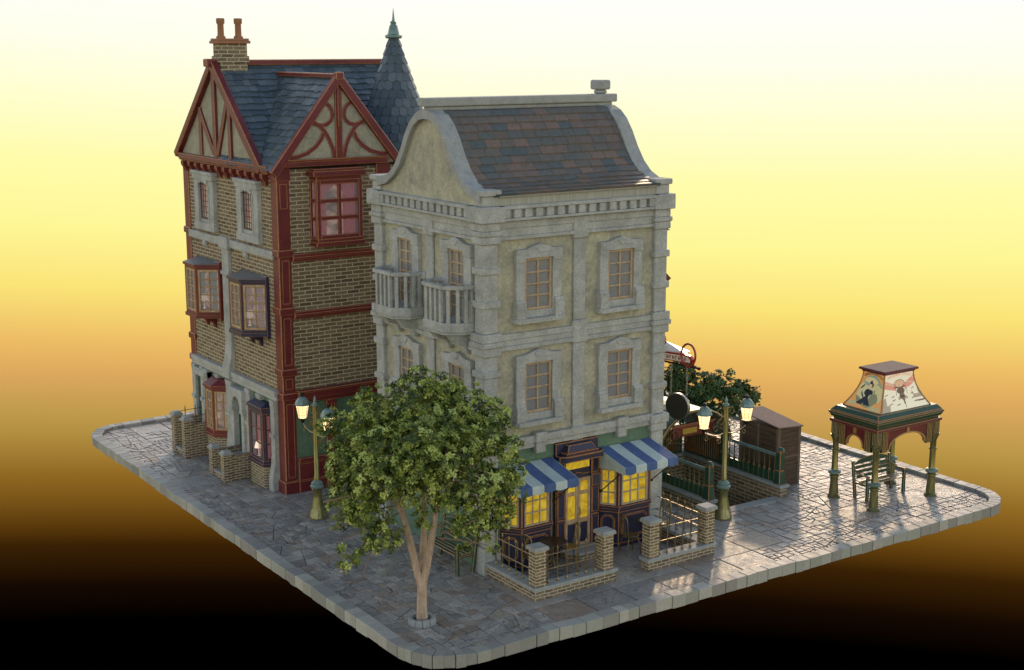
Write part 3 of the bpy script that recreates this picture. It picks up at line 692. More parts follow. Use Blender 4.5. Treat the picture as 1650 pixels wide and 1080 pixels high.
# ------------------------------------------------------------ timbered brick house
def shingles(mb, P, na, nb, w, h, T=.036, keep=None, mi=0, jag=.06):
    """P(a,b)->(point, normal): rows of slates from the eave up; a along 0..na m, b up-slope 0..nb m"""
    rows = int(nb/h)+1
    for r_ in range(rows):
        x = -random.uniform(0, w)
        while x < na:
            wd = w*random.uniform(.7, 1.35); a, b = max(0, x), min(na, x+wd); x += wd
            b0, b1 = r_*h-.02-random.uniform(0, jag), min(nb, (r_+1)*h+.03)
            if b-a < .04 or b1 <= b0: continue
            if keep and not keep((a+b)/2, (max(b0,0)+b1)/2): continue
            l = T+random.uniform(0, .008); vs = []
            for aa in (a+.003, b-.003):
                for bb, lf in ((b0, l), (b1, .002), (b0, -.01)):
                    p, nrm = P(aa, bb); vs.append(tuple(Vector(p)+Vector(nrm)*lf))
            mb.add(vs, [(0,1,4,3), (0,3,5,2), (0,2,1), (3,4,5)], mi)
def panel_frame(mb, T, u0, u1, z0, z1, w, v, d, mi=0):
    mb.ribbon([(u0,z0),(u1,z0)], w, v, v+d, mi, T); mb.ribbon([(u0,z1),(u1,z1)], w, v, v+d, mi, T)
    mb.ribbon([(u0,z0+w/2),(u0,z1-w/2)], w, v, v+d, mi, T); mb.ribbon([(u1,z0+w/2),(u1,z1-w/2)], w, v, v+d, mi, T)
def timber_house():
    rt = root('timbered_house', (1.6, 11.2, 0), 'tall brick house with oxblood timbering, blue slate roof, brick chimney and round corner turret', 'house')
    XW, YF = -1.15, 8.06; H = 8.86
    FX, FY = facadeX(XW), facadeY(YF)
    w = MB(); w.box(XW, 4.3, YF+.001, 14.35, -.02, H); w.obj('wall', BRICK, rt)
    YR, XG = 11.82, .66
    # main roof: ridge along X at YR, eaves y=8.95 / 14.5
    zr = 11.45
    def slopeP(y_e, z_e, y_r, z_r, x0):
        L = math.hypot(y_r-y_e, z_r-z_e); dy, dz = (y_r-y_e)/L, (z_r-z_e)/L; nrm = (0, -dz*(1 if dy > 0 else -1), abs(dy))
        return (lambda a, b: ((x0+a, y_e+dy*b, z_e+dz*b), nrm)), L
    s = MB()
    P, L = slopeP(8.93, 8.86, YR, zr, -1.12); shingles(s, P, 5.6, L, .26, .235)
    P, L = slopeP(14.55, 8.86, YR, zr, -1.12); shingles(s, P, 5.6, L, .5, .30)
    # wing roof: ridge along Y at XG, both slopes
    zg = 11.13
    def wing(xe, ze):
        L = math.hypot(XG-xe, zg-ze); dx, dz = (XG-xe)/L, (zg-ze)/L; nrm = (-dz*(1 if dx > 0 else -1), 0, abs(dx))
        return (lambda a, b: ((xe+dx*b, 7.95+a, ze+dz*b), nrm)), L
    for xe in (-1.26, 2.58):
        P, L = wing(xe, 8.80); shingles(s, P, 3.7, L, .24, .215)
    s.obj('slate_roof', SLATE, rt)
    d = MB()
    for yy0, yy1 in ((8.95, YR), ): pass
    d.prism([(0,0),(1,0),(1,1)], 0, .001, T=lambda x, y, z: (4.3, 12, 9))  # keeps the deck closed at the far end
    d.v = []; d.f = []; d.m = []
    d.add([(-1.1,8.98,8.8),(-1.1,14.5,8.8),(-1.1,YR,zr-.03),(4.36,8.98,8.8),(4.36,14.5,8.8),(4.36,YR,zr-.03)], [(0,1,2),(3,4,5),(0,1,4,3),(1,2,5,4),(2,0,3,5)])
    d.add([(-1.22,8.02,8.80),(2.54,8.02,8.80),(XG,8.02,zg-.03),(-1.22,11.5,8.80),(2.54,11.5,8.80),(XG,11.5,zg-.03)], [(0,1,2),(3,4,5),(0,1,4,3),(1,2,5,4),(2,0,3,5)])
    d.obj('roof_deck', DARKIN, rt)
    rc = MB(); rc.box(-1.42, 4.4, YR-.10, YR+.10, zr-.02, zr+.13); rc.box(-1.44, -1.18, YR-.13, YR+.13, zr-.06, zr+.16)
    rc.box(XG-.085, XG+.085, 7.86, 11.7, zg, zg+.12); rc.box(XG-.12, XG+.12, 7.82, 7.98, zg-.04, zg+.16)
    rc.obj('ridge_cap', RED, rt, bevel=.02, edge=EDGE)
    # --- front gable
    GY = facadeY(8.03)
    g = MB(GY); g.plate([(-1.08, 8.86), (2.4, 8.86), (XG, 11.0)], -.05, .03); g.obj('gable_panel', STUCCO2, rt)
    t = MB(GY)
    t.ribbon([(-1.30, 8.68), (XG, zg+.02)], .22, .0, .17); t.ribbon([(2.62, 8.68), (XG, zg+.02)], .22, .0, .171)
    t.obj('barge_board', RED, rt, bevel=.016, edge=EDGE)
    t = MB(GY)
    t.box(-1.0, 2.1, .0, .14, 8.86, 8.99); t.box(-.98, 2.12, .0, .17, 8.99, 9.05); t.box(XG-.10, XG+.10, .0, .08, 9.05, 10.9)
    t.obj('tie_beam', RED, rt, bevel=.014, edge=EDGE)
    t = MB(GY); t.box(XG-.045, XG+.045, .081, .12, 9.85, 10.85); t.obj('king_post', RED, rt, bevel=.012, edge=EDGE)
    br = MB(GY)
    def arcs(f):
        A1 = [(.29,10.50),(.40,10.42),(.47,10.30),(.49,10.16),(.44,10.03),(.33,9.94),(.18,9.91),(.02,9.94),(-.10,9.98)]
        A2 = [(-.06,9.99),(.10,9.90),(.25,9.75),(.37,9.55),(.47,9.3),(.52,9.06)]
        A3 = [(-.80,9.10),(-.55,9.12),(-.28,9.20),(-.03,9.36),(.14,9.55),(.21,9.72)]
        for k, q in enumerate((A1, A2, A3)): br.ribbon([(XG+f*(u-XG), z) for u, z in q], .11, -.002*k, .060+.005*k)
    arcs(1); arcs(-1); br.obj('curved_brace', RED, rt, bevel=.010, edge=EDGE)
    # --- side gable
    GX = facadeX(-1.12)
    g = MB(GX); g.plate([(9.0, 8.86), (14.5, 8.86), (YR, 11.35)], -.05, .03); g.obj('gable_panel', STUCCO2, rt)
    t = MB(GX); t.ribbon([(8.80, 8.72), (YR, zr+.03)], .26, .0, .20); t.ribbon([(14.72, 8.80), (YR, zr+.03)], .2, .0, .201); t.obj('barge_board', RED, rt, bevel=.018, edge=EDGE)
    t = MB(GX); t.ribbon([(11.86, 8.9), (11.86, 11.3)], .2, 0, .12)
    for k, (p, q) in enumerate((((12.95,8.9),(12.95,10.25)), ((13.0,10.2),(12.02,9.0)), ((11.75,8.95),(11.03,10.4)), ((10.85,8.9),(10.85,10.35)))): t.ribbon([p, q], .17, -.002*k, .094+.006*k)
    t.obj('gable_timber', MAROON, rt, bevel=.012, edge=EDGE)
    # --- eave moulding and corbels
    e = MB(FX); e.box(8.35, 14.5, -.02, .16, 8.72, 8.87); e.box(8.35, 14.5, -.02, .12, 8.66, 8.72); e.obj('eave_moulding', RED, rt, bevel=.012, edge=EDGE)
    for i in range(12):
        u = 8.62+i*.5; c = MB(FX); c.plate([(0, 8.66), (.20, 8.66), (.19, 8.55), (.13, 8.46), (.10, 8.36), (0, 8.34)], u-.075, u+.075, T=lambda a, c_, z: FX(c_, a, z)); c.obj('corbel', RED, rt, bevel=.01, edge=EDGE)
    # --- corner post
    p = MB()
    def post(cx, cy, hx, hy, z0, z1): p.box(cx-hx, cx+hx, cy-hy, cy+hy, z0, z1)
    for cx, cy in ((-.98, 8.22), (-1.0, 14.25), (2.0, 8.22)):
        p = MB()
        post(cx, cy, .23, .23, -.02, .34); post(cx, cy, .19, .19, .34, 8.66)
        for z in (6.5, 4.95, 3.28, 2.62): post(cx, cy, .235, .235, z, z+.19)
        post(cx, cy, .215, .215, 8.5, 8.86)
        p.obj('corner_post', RED, rt, bevel=.018, edge=EDGE)
    pf = MB(GY)
    for z0, z1 in ((.45, 2.5), (2.92, 3.2), (3.58, 4.85), (5.25, 6.4), (7.78, 8.42)):
        panel_frame(pf, FY, -1.08, -.88, z0, z1, .018, .025, .012)
    pf.obj('panel_moulding', EDGE, rt)
    # --- red beams on the front
    for z0, z1 in ((6.36, 6.56), (4.82, 5.02)): b = MB(FY); b.box(-.79, 1.81, -.02, .10, z0, z1); b.box(-.79, 1.81, .10, .13, z0+.07, z0+.13); b.obj('cross_beam', RED, rt, bevel=.014, edge=EDGE)
    b = MB(FY)
    b.box(-.79, 1.81, -.02, .12, 2.5, 2.62); b.box(-.79, 1.81, -.02, .18, 2.62, 2.8); b.box(-.79, 1.81, -.02, .22, 2.8, 2.86)
    b.obj('cross_beam', RED, rt, bevel=.014, edge=EDGE)
    # --- front ground floor
    g = MB(FY); g.box(-.9, 1.82, -.02, .02, -.02, 2.52); g.obj('green_panel', GREENW, rt)
    r_ = MB(FY)
    for u0, u1 in ((-.79, .05), (.40, 1.8)):
        r_.box(u0, u1, .02, .09, -.02, .86); r_.box(u0, u1, .02, .13, .86, .97)
    r_.box(.05, .40, .02, .14, -.02, .3); r_.box(.07, .38, .02, .11, .3, 2.5)
    r_.prism([(-.79, .02), (-.79, .12), (-.62, .02)], 2.1, 2.5, T=FY); 
    r_.obj('dado_panelling', RED, rt, bevel=.012, edge=EDGE)
    m_ = MB(FY)
    for u0, u1 in ((-.74, .0), (.46, 1.75)):
        for z in (.30, .34, .80): m_.box(u0, u1, .09, .103, z, z+.016)
    for u in (.14, .225, .31): m_.box(u-.008, u+.008, .11, .122, .36, 2.4)
    m_.obj('panel_moulding', EDGE, rt)
    # --- big red window on the front
    def curtained(T, u0, u1, z0, z1, v, par, cm, room=True, waves=7):
        if room: q = MB(T); q.box(u0, u1, v-.012, v-.004, z0, z1); q.obj('room', ROOM, par)
        W_ = u1-u0
        curtain(T, u0, u0+W_*.30, z0, z1, v+.02, cm, par, waves=4); curtain(T, u1-W_*.30, u1, z0, z1, v+.02, cm, par, waves=4)
        s_ = MB(T); n = 14; vs = []
        for i in range(n+1):
            t_ = i/n; u = u0+W_*t_; vs += [(u, v+.035+.01*sin(t_*40), z1), (u, v+.045+.012*sin(t_*40+1), z1-(z1-z0)*(.10+.14*abs(sin(t_*2*pi))))]
        s_.add(vs, [(2*i, 2*i+2, 2*i+3, 2*i+1) for i in range(n)]); s_.obj('swag', cm, par, smooth=True, recalc=False)
    wb = MB(FY); pl = [(-.2, 0), (-.17, .34), (1.17, .34), (1.2, 0)]
    wb.prism([(-.24, 0), (-.22, .40), (1.22, .40), (1.24, 0)], 6.74, 6.86); wb.prism([(-.2, 0), (-.17, .37), (1.17, .37), (1.2, 0)], 6.86, 6.94)
    wb.prism([(-.3, 0), (-.28, .42), (1.28, .42), (1.3, 0)], 8.60, 8.74); wb.prism([(-.24, 0), (-.22, .36), (1.22, .36), (1.24, 0)], 8.74, 8.80); wb.prism(pl, 8.50, 8.60)
    o = wb.obj('window', RED, rt, bevel=.012, edge=EDGE)
    for i, (p0, p1) in enumerate(zip(pl[:-1], pl[1:])):
        TT, LL = seg(FY, p0, p1)
        sash(TT, 0, LL, 6.94, 8.5, 2 if i == 1 else 1, 3, -.05, .10 if i == 1 else .06, .10, o, RED, GLASS, edge=EDGE, dep=.075, bevel=.010)
    curtained(FY, -.12, 1.12, 6.95, 8.5, .02, o, CURT)
    # --- stone dressings on the side
    b = MB(FX); b.box(8.30, 14.1, -.02, .09, 6.42, 6.64); b.box(11.12, 11.74, .0, .16, 6.36, 6.70)
    for u in (10.1, 12.95): b.plate([(0, 6.42), (.10, 6.42), (.09, 6.3), (.03, 6.22), (0, 6.2)], u-.10, u+.10, T=lambda a, c_, z: FX(c_, a, z))
    b.obj('stone_band', STONE, rt, bevel=.014)
    b = MB(FX); cur = [(.10, 6.36), (.10, 5.0), (.10, 3.6), (.14, 3.2), (.22, 2.92), (.22, 2.62), (-.02, 2.62), (-.02, 6.36)]
    b.plate(cur, 11.20, 11.66, T=lambda a, c_, z: FX(c_, a, z)); b.box(11.16, 11.70, 0, .14, 5.6, 5.72); b.obj('stone_pier', STONE, rt, bevel=.016)
    for uc, z0, z1 in ((9.72, 6.80, 8.42), (12.72, 6.80, 8.42)):
        s = MB(FX); hw = .72
        s.box(uc-hw+.03, uc-.34, -.02, .13, z0, z1-.22); s.box(uc+.34, uc+hw-.03, -.02, .13, z0, z1-.22)
        s.plate([(uc-hw, z1-.22), (uc-.34, z1-.22), (uc-.34, z1-.36), (uc-.18, z1-.33), (uc-.06, z1-.27), (uc, z1-.33), (uc+.06, z1-.27), (uc+.18, z1-.33), (uc+.34, z1-.36), (uc+.34, z1-.22), (uc+hw, z1-.22), (uc+hw, z1), (uc-hw, z1)], -.02, .17)
        s.box(uc-hw-.03, uc+hw+.03, .0, .20, z1-.07, z1+.02); s.box(uc-hw, uc+hw, -.02, .15, z0-.06, z0+.16); s.box(uc-.34, uc+.34, -.02, .1, z0+.16, z0+.26)
        s.box(uc-.42, uc-.34, .13, .15, z0+.16, z1-.36); s.box(uc+.34, uc+.42, .13, .15, z0+.16, z1-.36)
        o = s.obj('window', STONE, rt, bevel=.014)
        sash(FX, uc-.335, uc+.335, z0+.27, z1-.34, 4, 6, .05, .035, .02, o, PLANK, GLASS, bevel=0, dep=.03)
        q = MB(FX); q.box(uc-.33, uc+.33, .003, .008, z0+.27, z1-.34); q.obj('room', ROOM, o)
        curtain(FX, uc-.32, uc-.05, z0+.5, z1-.35, .028, CURT, o, .01, 4); curtain(FX, uc+.05, uc+.32, z0+.5, z1-.35, .028, CURT, o, .01, 4)
    # --- two oriels
    for u0, u1, PM, cm in ((11.90, 13.55, RED, CURTG), (8.74, 10.39, NAVY, CURTP)):
        pl = [(u0, 0), (u0+.46, .62), (u1-.42, .62), (u1, 0)]; cu = (u0+u1)/2
        grow = lambda k: [(cu+(u-cu)*(1+k*.5), v*(1+k)) for u, v in pl]
        s = MB(FX); s.prism(grow(.08), 4.26, 4.36); s.prism(grow(.02), 4.36, 4.44); s.prism(grow(.02), 5.68, 5.76); s.prism(grow(.10), 5.76, 5.83)
        for p0, p1 in zip(pl[:-1], pl[1:]):
            TT, LL = seg(FX, p0, p1); s.box(0, .06, -.06, .015, 4.44, 5.68, T=TT); s.box(LL-.06, LL, -.06, .015, 4.44, 5.68, T=TT)
        s.box(u0-.02, u0+.05, 0, .10, 4.2, 5.9); s.box(u1-.05, u1+.02, 0, .10, 4.2, 5.9)
        for q in (-.28, .28):
            s.plate([(0, 3.92), (.05, 3.92), (.12, 4.08), (.34, 4.18), (.42, 4.26), (0, 4.26)], cu+q-.05, cu+q+.05, T=lambda a, c_, z: FX(c_, a, z))
        s.box(cu-.36, cu+.36, .05, .35, 4.20, 4.262)
        o = s.obj('oriel_window', PM, rt, bevel=.005, edge=EDGE)
        rf = MB(FX); rf.prism(grow(.10), 5.832, 5.90, top=[(u0+.04, .0), (u0+.40, .14), (u1-.40, .14), (u1-.04, .0)]); rf.obj('oriel_roof', LEAD, o)
        for i, (p0, p1) in enumerate(zip(pl[:-1], pl[1:])):
            TT, LL = seg(FX, p0, p1); sash(TT, .062, LL-.062, 4.442, 5.678, 2, 5, -.045, .065, .035, o, WOOD, GLASS, edge=EDGE2, dep=.05, bevel=.006)
        curtained(FX, u0+.2, u1-.2, 4.45, 5.68, .06, o, cm, waves=5)
        for uu in (cu-.2, cu+.22):     # added glowing shapes in place of blurred reflections in the panes
            l = MB(FX); l.lathe([(.05, 0), (.05, .02), (.02, .04), (.02, .22), (.11, .24), (.06, .42)], (0,0,0), 10, T=lambda x, y, z, uu=uu: FX(uu+x, .32+y, 4.5+z)); l.obj('reflection_glow', REFLI, o)
    # --- ground floor side: green wall in a grey stone frame
    g = MB(FX); g.box(8.35, 14.15, -.02, .015, -.02, 2.6); g.obj('green_panel', GREENW, rt)
    s = MB(FX)
    s.box(8.30, 14.2, -.02, .12, 2.56, 2.70); s.box(8.30, 14.2, -.02, .16, 2.70, 2.84)
    wavy = lambda b: [(-.02, 0), (b+.09, 0), (b+.10, .35), (b+.02, .75), (b, 1.0), (b, 1.5), (b+.05, 1.5), (b+.05, 1.62), (b, 1.62), (b, 2.3), (b+.03, 2.56), (-.02, 2.56)]
    for u0, u1, b in ((13.95, 14.2, .14), (12.95, 13.25, .16), (13.4, 13.6, .12), (11.16, 11.60, .16), (10.0, 10.3, .14), (8.42, 8.66, .14)): s.plate(wavy(b), u0, u1, T=lambda a, c_, z: FX(c_, a, z))
    # arched doorway heads
    for uc, hw, z in ((10.72, .26, 1.95), (13.6, .0, 0)):
        if hw: s.plate([(uc-hw-.18, z-.1), (uc-hw, z-.1)]+[(uc-hw*cos(R(a)), z+.27*sin(R(a))) for a in range(0, 181, 20)]+[(uc+hw, z-.1), (uc+hw+.18, z-.1), (uc+hw+.18, 2.46), (uc-hw-.18, 2.46)], -.02, .26)
    s.box(10.28, 10.46, -.02, .22, .6, 1.85); s.box(10.98, 11.16, -.02, .22, .6, 1.85); s.box(10.24, 10.48, -.02, .27, 1.78, 1.86); s.box(10.96, 11.2, -.02, .27, 1.78, 1.86)
    s.box(12.95, 13.95, -.02, .2, 2.28, 2.5); s.box(13.0, 13.9, .2, .23, 2.3, 2.46)
    for u in (9.4, 12.3): s.plate([(0, 2.56), (.18, 2.56), (.16, 2.44), (.10, 2.34), (.08, 2.26), (0, 2.24)], u-.13, u+.13, T=lambda a, c_, z: FX(c_, a, z))
    s.obj('stone_arcade', STONE, rt, bevel=.016)
    d = MB(FX); d.box(13.25, 13.95, .016, .05, .5, 2.28); d.obj('door', DKGREEN, rt); d = MB(FX); d.box(10.46, 10.98, .016, .05, .6, 2.2); o = d.obj('door', DKGREEN, rt)
    h = MB(FX); h.tube([(10.55, .05, 1.3), (10.55, .08, 1.32), (10.55, .08, 1.42), (10.55, .05, 1.44)], .01); h.obj('handle', BRONZE, o)
    # --- ground floor bays
    def ground_bay(pl, z0, z1, PM, FM, cols, rows, cm, em, zb, rise, fw=.06):
        cu = sum(p[0] for p in pl)/len(pl); grow = lambda k: [(cu+(u-cu)*(1+k*.4), v*(1+k)) for u, v in pl]
        b = MB(FX); b.prism(grow(-.04), -.02, zb); b.obj('bay_plinth', BRICKS, rt)
        s = MB(FX); s.prism(grow(.12), zb, zb+.08); s.prism(grow(.04), zb+.08, z0); s.prism(grow(.04), z1, z1+.08); s.prism(grow(.16), z1+.08, z1+.16)
        s.prism(grow(.14), z1+.162, z1+.162+rise, top=grow(-.5))
        for p0, p1 in zip(pl[:-1], pl[1:]):
            TT, LL = seg(FX, p0, p1); s.box(0, .05, -.05, .014, z0, z1, T=TT); s.box(LL-.05, LL, -.05, .014, z0, z1, T=TT)
        o = s.obj('bay_window', PM, rt, bevel=.006, edge=em)
        for i, (p0, p1) in enumerate(zip(pl[:-1], pl[1:])):
            TT, LL = seg(FX, p0, p1); sash(TT, .052, LL-.052, z0+.002, z1-.002, cols[i], rows, -.045, fw, .04, o, FM, GLASS, edge=EDGE2 if FM is WOOD else EDGE, dep=.05, bevel=.006)
        us = [p[0] for p in pl]; curtained(FX, min(us)+.1, max(us)-.1, z0, z1, .06, o, cm)
        l = MB(FX); l.lathe([(.05, 0), (.05, .02), (.02, .04), (.02, .22), (.11, .24), (.06, .42)], (0,0,0), 10, T=lambda x, y, z: FX(cu+x, .26+y, z0+.05+z)); l.obj('reflection_glow', REFLI, o)  # added glowing shape, imitates a blurred reflection in the bay panes
    ground_bay([(11.50, 0), (11.92, .44), (12.46, .44), (12.86, 0)], 1.0, 2.16, RED, WOOD, (2, 2, 2), 4, CURTO, EDGE, .80, .14)
    ground_bay([(8.70, 0), (8.78, .32), (9.68, .32), (9.76, 0)], .80, 2.14, NAVY, NAVY, (1, 2, 1), 3, CURT, EDGE, .64, .10, fw=.07)
    # --- chimney
    c = MB(); c.box(-1.07, -.27, 11.58, 12.06, 11.0, 12.02); c.box(-1.11, -.23, 11.54, 12.10, 11.5, 11.68); o = c.obj('chimney', BRICK, rt)
    k = MB(); k.box(-1.15, -.19, 11.50, 12.14, 12.02, 12.10); k.box(-1.12, -.22, 11.53, 12.11, 12.10, 12.16); k.obj('chimney_cap', POT, o, bevel=.01)
    for x in (-.93, -.41): k = MB(); k.lathe([(.13,0),(.13,.05),(.09,.08),(.085,.38),(.115,.42),(.115,.54),(.09,.55),(.075,.5)], (x, 11.82, 12.16), 14); k.obj('chimney_pot', POT, o, smooth=True)
    # --- turret
    tx, ty, tr = 3.3, 9.6, 1.12
    t = MB(); t.lathe([(tr,0),(tr,8.7)], (tx,ty,0), 24); o = t.obj('turret', GREENW, rt, smooth=True)
    t = MB(); t.lathe([(tr+.04,8.45),(tr+.10,8.5),(tr+.10,8.68),(tr+.02,8.72)], (tx,ty,0), 24); t.lathe([(tr+.03,6.3),(tr+.06,6.34),(tr+.06,6.52),(tr+.03,6.56)], (tx,ty,0), 24)
    for i in range(8):
        a = 2*pi*i/8+.2; t.box(-.07, .07, -.05, .05, 0, 8.5, T=turned(a, tx+tr*cos(a), ty+tr*sin(a)))
    t.obj('turret_frame', RED, o, bevel=.01, edge=EDGE)
    t = MB(); coneh = 12.2-8.66; R0 = 1.34
    rad = lambda z: R0*(1-((z-8.66)/3.95))**1.06 if z < 12.5 else .02
    rows = 15
    for r_ in range(rows):
        za, zb_ = 8.66+coneh*r_/rows, 8.66+coneh*(r_+1)/rows+.03; ra, rb = rad(za)+.035, rad(zb_)+.004
        n_ = max(9, round(2*pi*ra/.25))
        off = random.random()
        for i in range(n_):
            a0, a1 = 2*pi*(i+off)/n_, 2*pi*(i+off+.97)/n_; vs = []
            z_lo = za-.03-random.uniform(0,.012)
            for f, dz in ((0, .05), (.25, .01), (.5, -.004), (.75, .01), (1, .05)):
                a = a0+(a1-a0)*f; vs.append((tx+(ra+.0)*cos(a), ty+(ra+.0)*sin(a), z_lo+dz))
            for f in (1, .5, 0): a = a0+(a1-a0)*f; vs.append((tx+rb*cos(a), ty+rb*sin(a), zb_))
            t.add(vs, [tuple(range(8))]); 
            vs2 = vs[:5]+[((v[0]-tx)*(ra-.03)/ra+tx, (v[1]-ty)*(ra-.03)/ra+ty, v[2]-.012) for v in vs[:5]]
            t.add(vs2, [(k, k+1, 6+k, 5+k) for k in range(4)])
    t.obj('cone_roof', SLATE, o, recalc=False)
    t = MB(); t.lathe([(rad(8.66), 8.6)]+[(max(.03, rad(8.66+coneh*i/8)-.02), 8.64+coneh*i/8) for i in range(9)], (tx,ty,0), 24); t.obj('cone_deck', DARKIN, o)
    t = MB(); t.lathe([(.20,12.16),(.24,12.2),(.24,12.25),(.17,12.28),(.11,12.52),(.07,12.56),(.10,12.60),(.04,12.66),(.03,12.75),(.004,13.0)], (tx,ty,0), 14); t.obj('spire_finial', VERDI, o, smooth=True)
    # --- two flights of entrance steps with brick side walls
    for (ya, yb, hp, hw_, rail, lab) in ((9.96, 11.02, .78, .72, False, ''), (12.82, 13.86, 1.14, .98, True, '')):
        b = MB()
        for y0, y1 in ((ya, ya+.24), (yb-.24, yb)):
            b.box(-2.14, -1.90, y0, y1, -.02, hp); b.box(-1.90, -1.16, y0+.03, y1-.03, -.02, hw_)
        b.box(-2.10, -1.90, ya+.24, yb-.24, -.02, .17); b.box(-1.90, -1.16, ya+.24, yb-.24, -.02, .52)
        o = b.obj('entrance_steps', BRICKS, rt)
        c = MB()
        for y0, y1 in ((ya, ya+.24), (yb-.24, yb)):
            c.box(-2.18, -1.86, y0-.04, y1+.04, hp, hp+.05); c.box(-2.16, -1.88, y0-.02, y1+.02, hp+.05, hp+.12, tx=.05, ty=.05)
        c.box(-2.13, -1.90, ya+.24, yb-.24, .17, .215); c.box(-1.90, -1.70, ya+.24, yb-.24, .52, .535); c.box(-1.5, -1.16, ya+.24, yb-.24, .56, .60)
        c.box(-1.7, -1.5, ya+.24, yb-.24, .52, .56)
        c.obj('stone_cap', COPING, o, bevel=.02, segs=2)
        if rail:
            r_ = MB()
            for y in (ya+.12, yb-.12):
                for x in (-1.74, -1.42): r_.tube([(x, y, hw_), (x, y, hw_+.36), (x, y, hw_+.42)], [.015, .015, .002]); r_.lathe([(.05,0),(.05,.03),(.02,.05)], (x, y, hw_), 8)
                r_.tube([(-1.88, y, hw_+.26), (-1.16, y, hw_+.26)], .011)
            r_.obj('railing', BRONZE, o)
    return rt
REFLI = glow('pane_reflection_glow', (.9,.6,.45), (.9,.72,.6), .5, 4)  # emission for the added shapes that imitate window reflections
# ------------------------------------------------------------ terrace walls with railings
def rod(m, x, y, z0, z1):
    m.tube([(x,y,z0),(x,y,z1-.11)], .014, 6); m.lathe([(.035,0),(.038,.02),(.022,.05),(.015,.07)], (x,y,z0), 6)
    m.lathe([(.012,0),(.024,.025),(.024,.05),(.003,.12)], (x,y,z1-.12), 6)
def terrace(name, label, L, piers, runs):
    x0 = min(p[0] for p in L)
    rt = root(name, (piers[0][0], piers[0][1], 0), label, 'garden wall', 'low brick walls round the cafe terrace')
    b = MB(); c = MB()
    for k, (x0, x1, y0, y1) in enumerate(L): b.box(x0, x1, y0, y1, -.02, .23); c.box(x0-.04+.003*k, x1+.04-.003*k, y0-.04+.003*k, y1+.04-.003*k, .23+.002*k, .305-.003*k)
    b.obj('plinth', BRICKS, rt); c.obj('coping', COPING, rt, bevel=.01)
    for x, y in piers:
        p = MB(); p.box(x-.14, x+.14, y-.14, y+.14, .305, 1.14); o = p.obj('pier', BRICKS, rt)
        p = MB(); p.box(x-.19, x+.19, y-.19, y+.19, 1.14, 1.2); p.box(x-.188, x+.188, y-.188, y+.188, 1.2, 1.23, tx=.015, ty=.015); p.obj('pier_cap', COPING, o, bevel=.008)
    for (p, q, n, e0) in runs:
        r_ = MB(); dx, dy = (q[0]-p[0]), (q[1]-p[1])
        for i in range(n): t = (i+.5)/n; rod(r_, p[0]+dx*t, p[1]+dy*t, .305, 1.14)
        for z in (.62, .95): r_.tube([(p[0]-dx*e0, p[1]-dy*e0, z), (q[0], q[1], z)], .012)
        r_.obj('railing', BRONZE, rt, smooth=True)
terrace('terrace_wall', 'L-shaped low brick wall with two piers and iron spear railing, corner nearest the tree, left of the cafe door', [(.03, .30, -1.98, -.02), (.301, 2.30, -1.98, -1.72)], [(.19, -1.84), (2.06, -1.84)], [((.165, -.1), (.165, -1.70), 6, .06), ((.33, -1.85), (1.92, -1.85), 6, 0)])
terrace('terrace_wall', 'L-shaped low brick wall with two piers and iron spear railing, right of the cafe door towards the stairs', [(3.24, 5.03, -1.98, -1.72), (5.031, 5.30, -1.98, -.05)], [(3.42, -1.84), (5.14, -1.84)], [((3.56, -1.85), (5.0, -1.85), 6, 0), ((5.16, -.1), (5.16, -1.70), 6, .06)])
# ------------------------------------------------------------ cafe tables and chairs
def table():
    rt = root('cafe_table', (0,0,0), None, 'table', 'round cafe tables', world=False)
    m = MB(); m.lathe([(.29,.70),(.33,.712),(.34,.73),(.325,.745),(.29,.738),(.001,.734)], n=28); m.obj('table_top', TABLET, rt, smooth=True)
    m = MB(); m.tube([(0,0,.12),(0,0,.71)], .022, 8)
    for i in range(3):
        a = 2*pi*i/3+.4; m.tube([(.02*cos(a), .02*sin(a), .32), (.12*cos(a), .12*sin(a), .2), (.2*cos(a), .2*sin(a), .06), (.28*cos(a), .28*sin(a), .0)], .013)
    m.obj('pedestal', BRONZE, rt, smooth=True); return rt
def chair():
    rt = root('bistro_chair', (0,0,0), None, 'chair', 'bentwood style metal chairs', world=False)
    m = MB(); m.lathe([(.17,.45),(.20,.455),(.205,.475),(.19,.488),(.001,.484)], n=20); m.obj('seat', BRONZE, rt, smooth=True)
    m = MB(); m.tube([(.16,-.15,.46),(.165,-.185,.70),(.155,-.20,.92),(.10,-.21,1.0),(0,-.215,1.02),(-.10,-.21,1.0),(-.155,-.20,.92),(-.165,-.185,.70),(-.16,-.15,.46)], .014)
    for x in (-.06, .0, .06): m.tube([(x,-.17,.48),(x,-.21,1.01)], .008, 5)
    m.obj('backrest', BRONZE, rt, smooth=True)
    for sx_, sy_ in ((1,1),(1,-1),(-1,1),(-1,-1)):
        m = MB(); m.tube([(.12*sx_,.12*sy_,.46),(.15*sx_,.16*sy_,.3),(.19*sx_,.2*sy_,0)], .013); m.obj('leg', BRONZE, rt, smooth=True)
    return rt
t1 = table(); t1.location = (1.43, -.72, 0); t1['label'] = 'round bronze cafe table left of the shop door, behind the railing'
dup(t1, (4.28, -.80, 0), .6, 'round bronze cafe table catching the low sun right of the shop door')
c1 = chair(); c1.location = (1.98, -.62, 0); c1.rotation_euler = (0,0,R(75)); c1['label'] = 'metal chair on the door side of the left cafe table, its back to the door'
dup(c1, (.92, -.62, 0), R(-80), 'metal chair half hidden behind the corner pier, left of the left cafe table')
dup(c1, (3.66, -.80, 0), R(-95), 'metal chair beside the shop door step at the right cafe table')
dup(c1, (4.84, -.52, 0), R(100), 'metal chair by the far railing of the right cafe table')
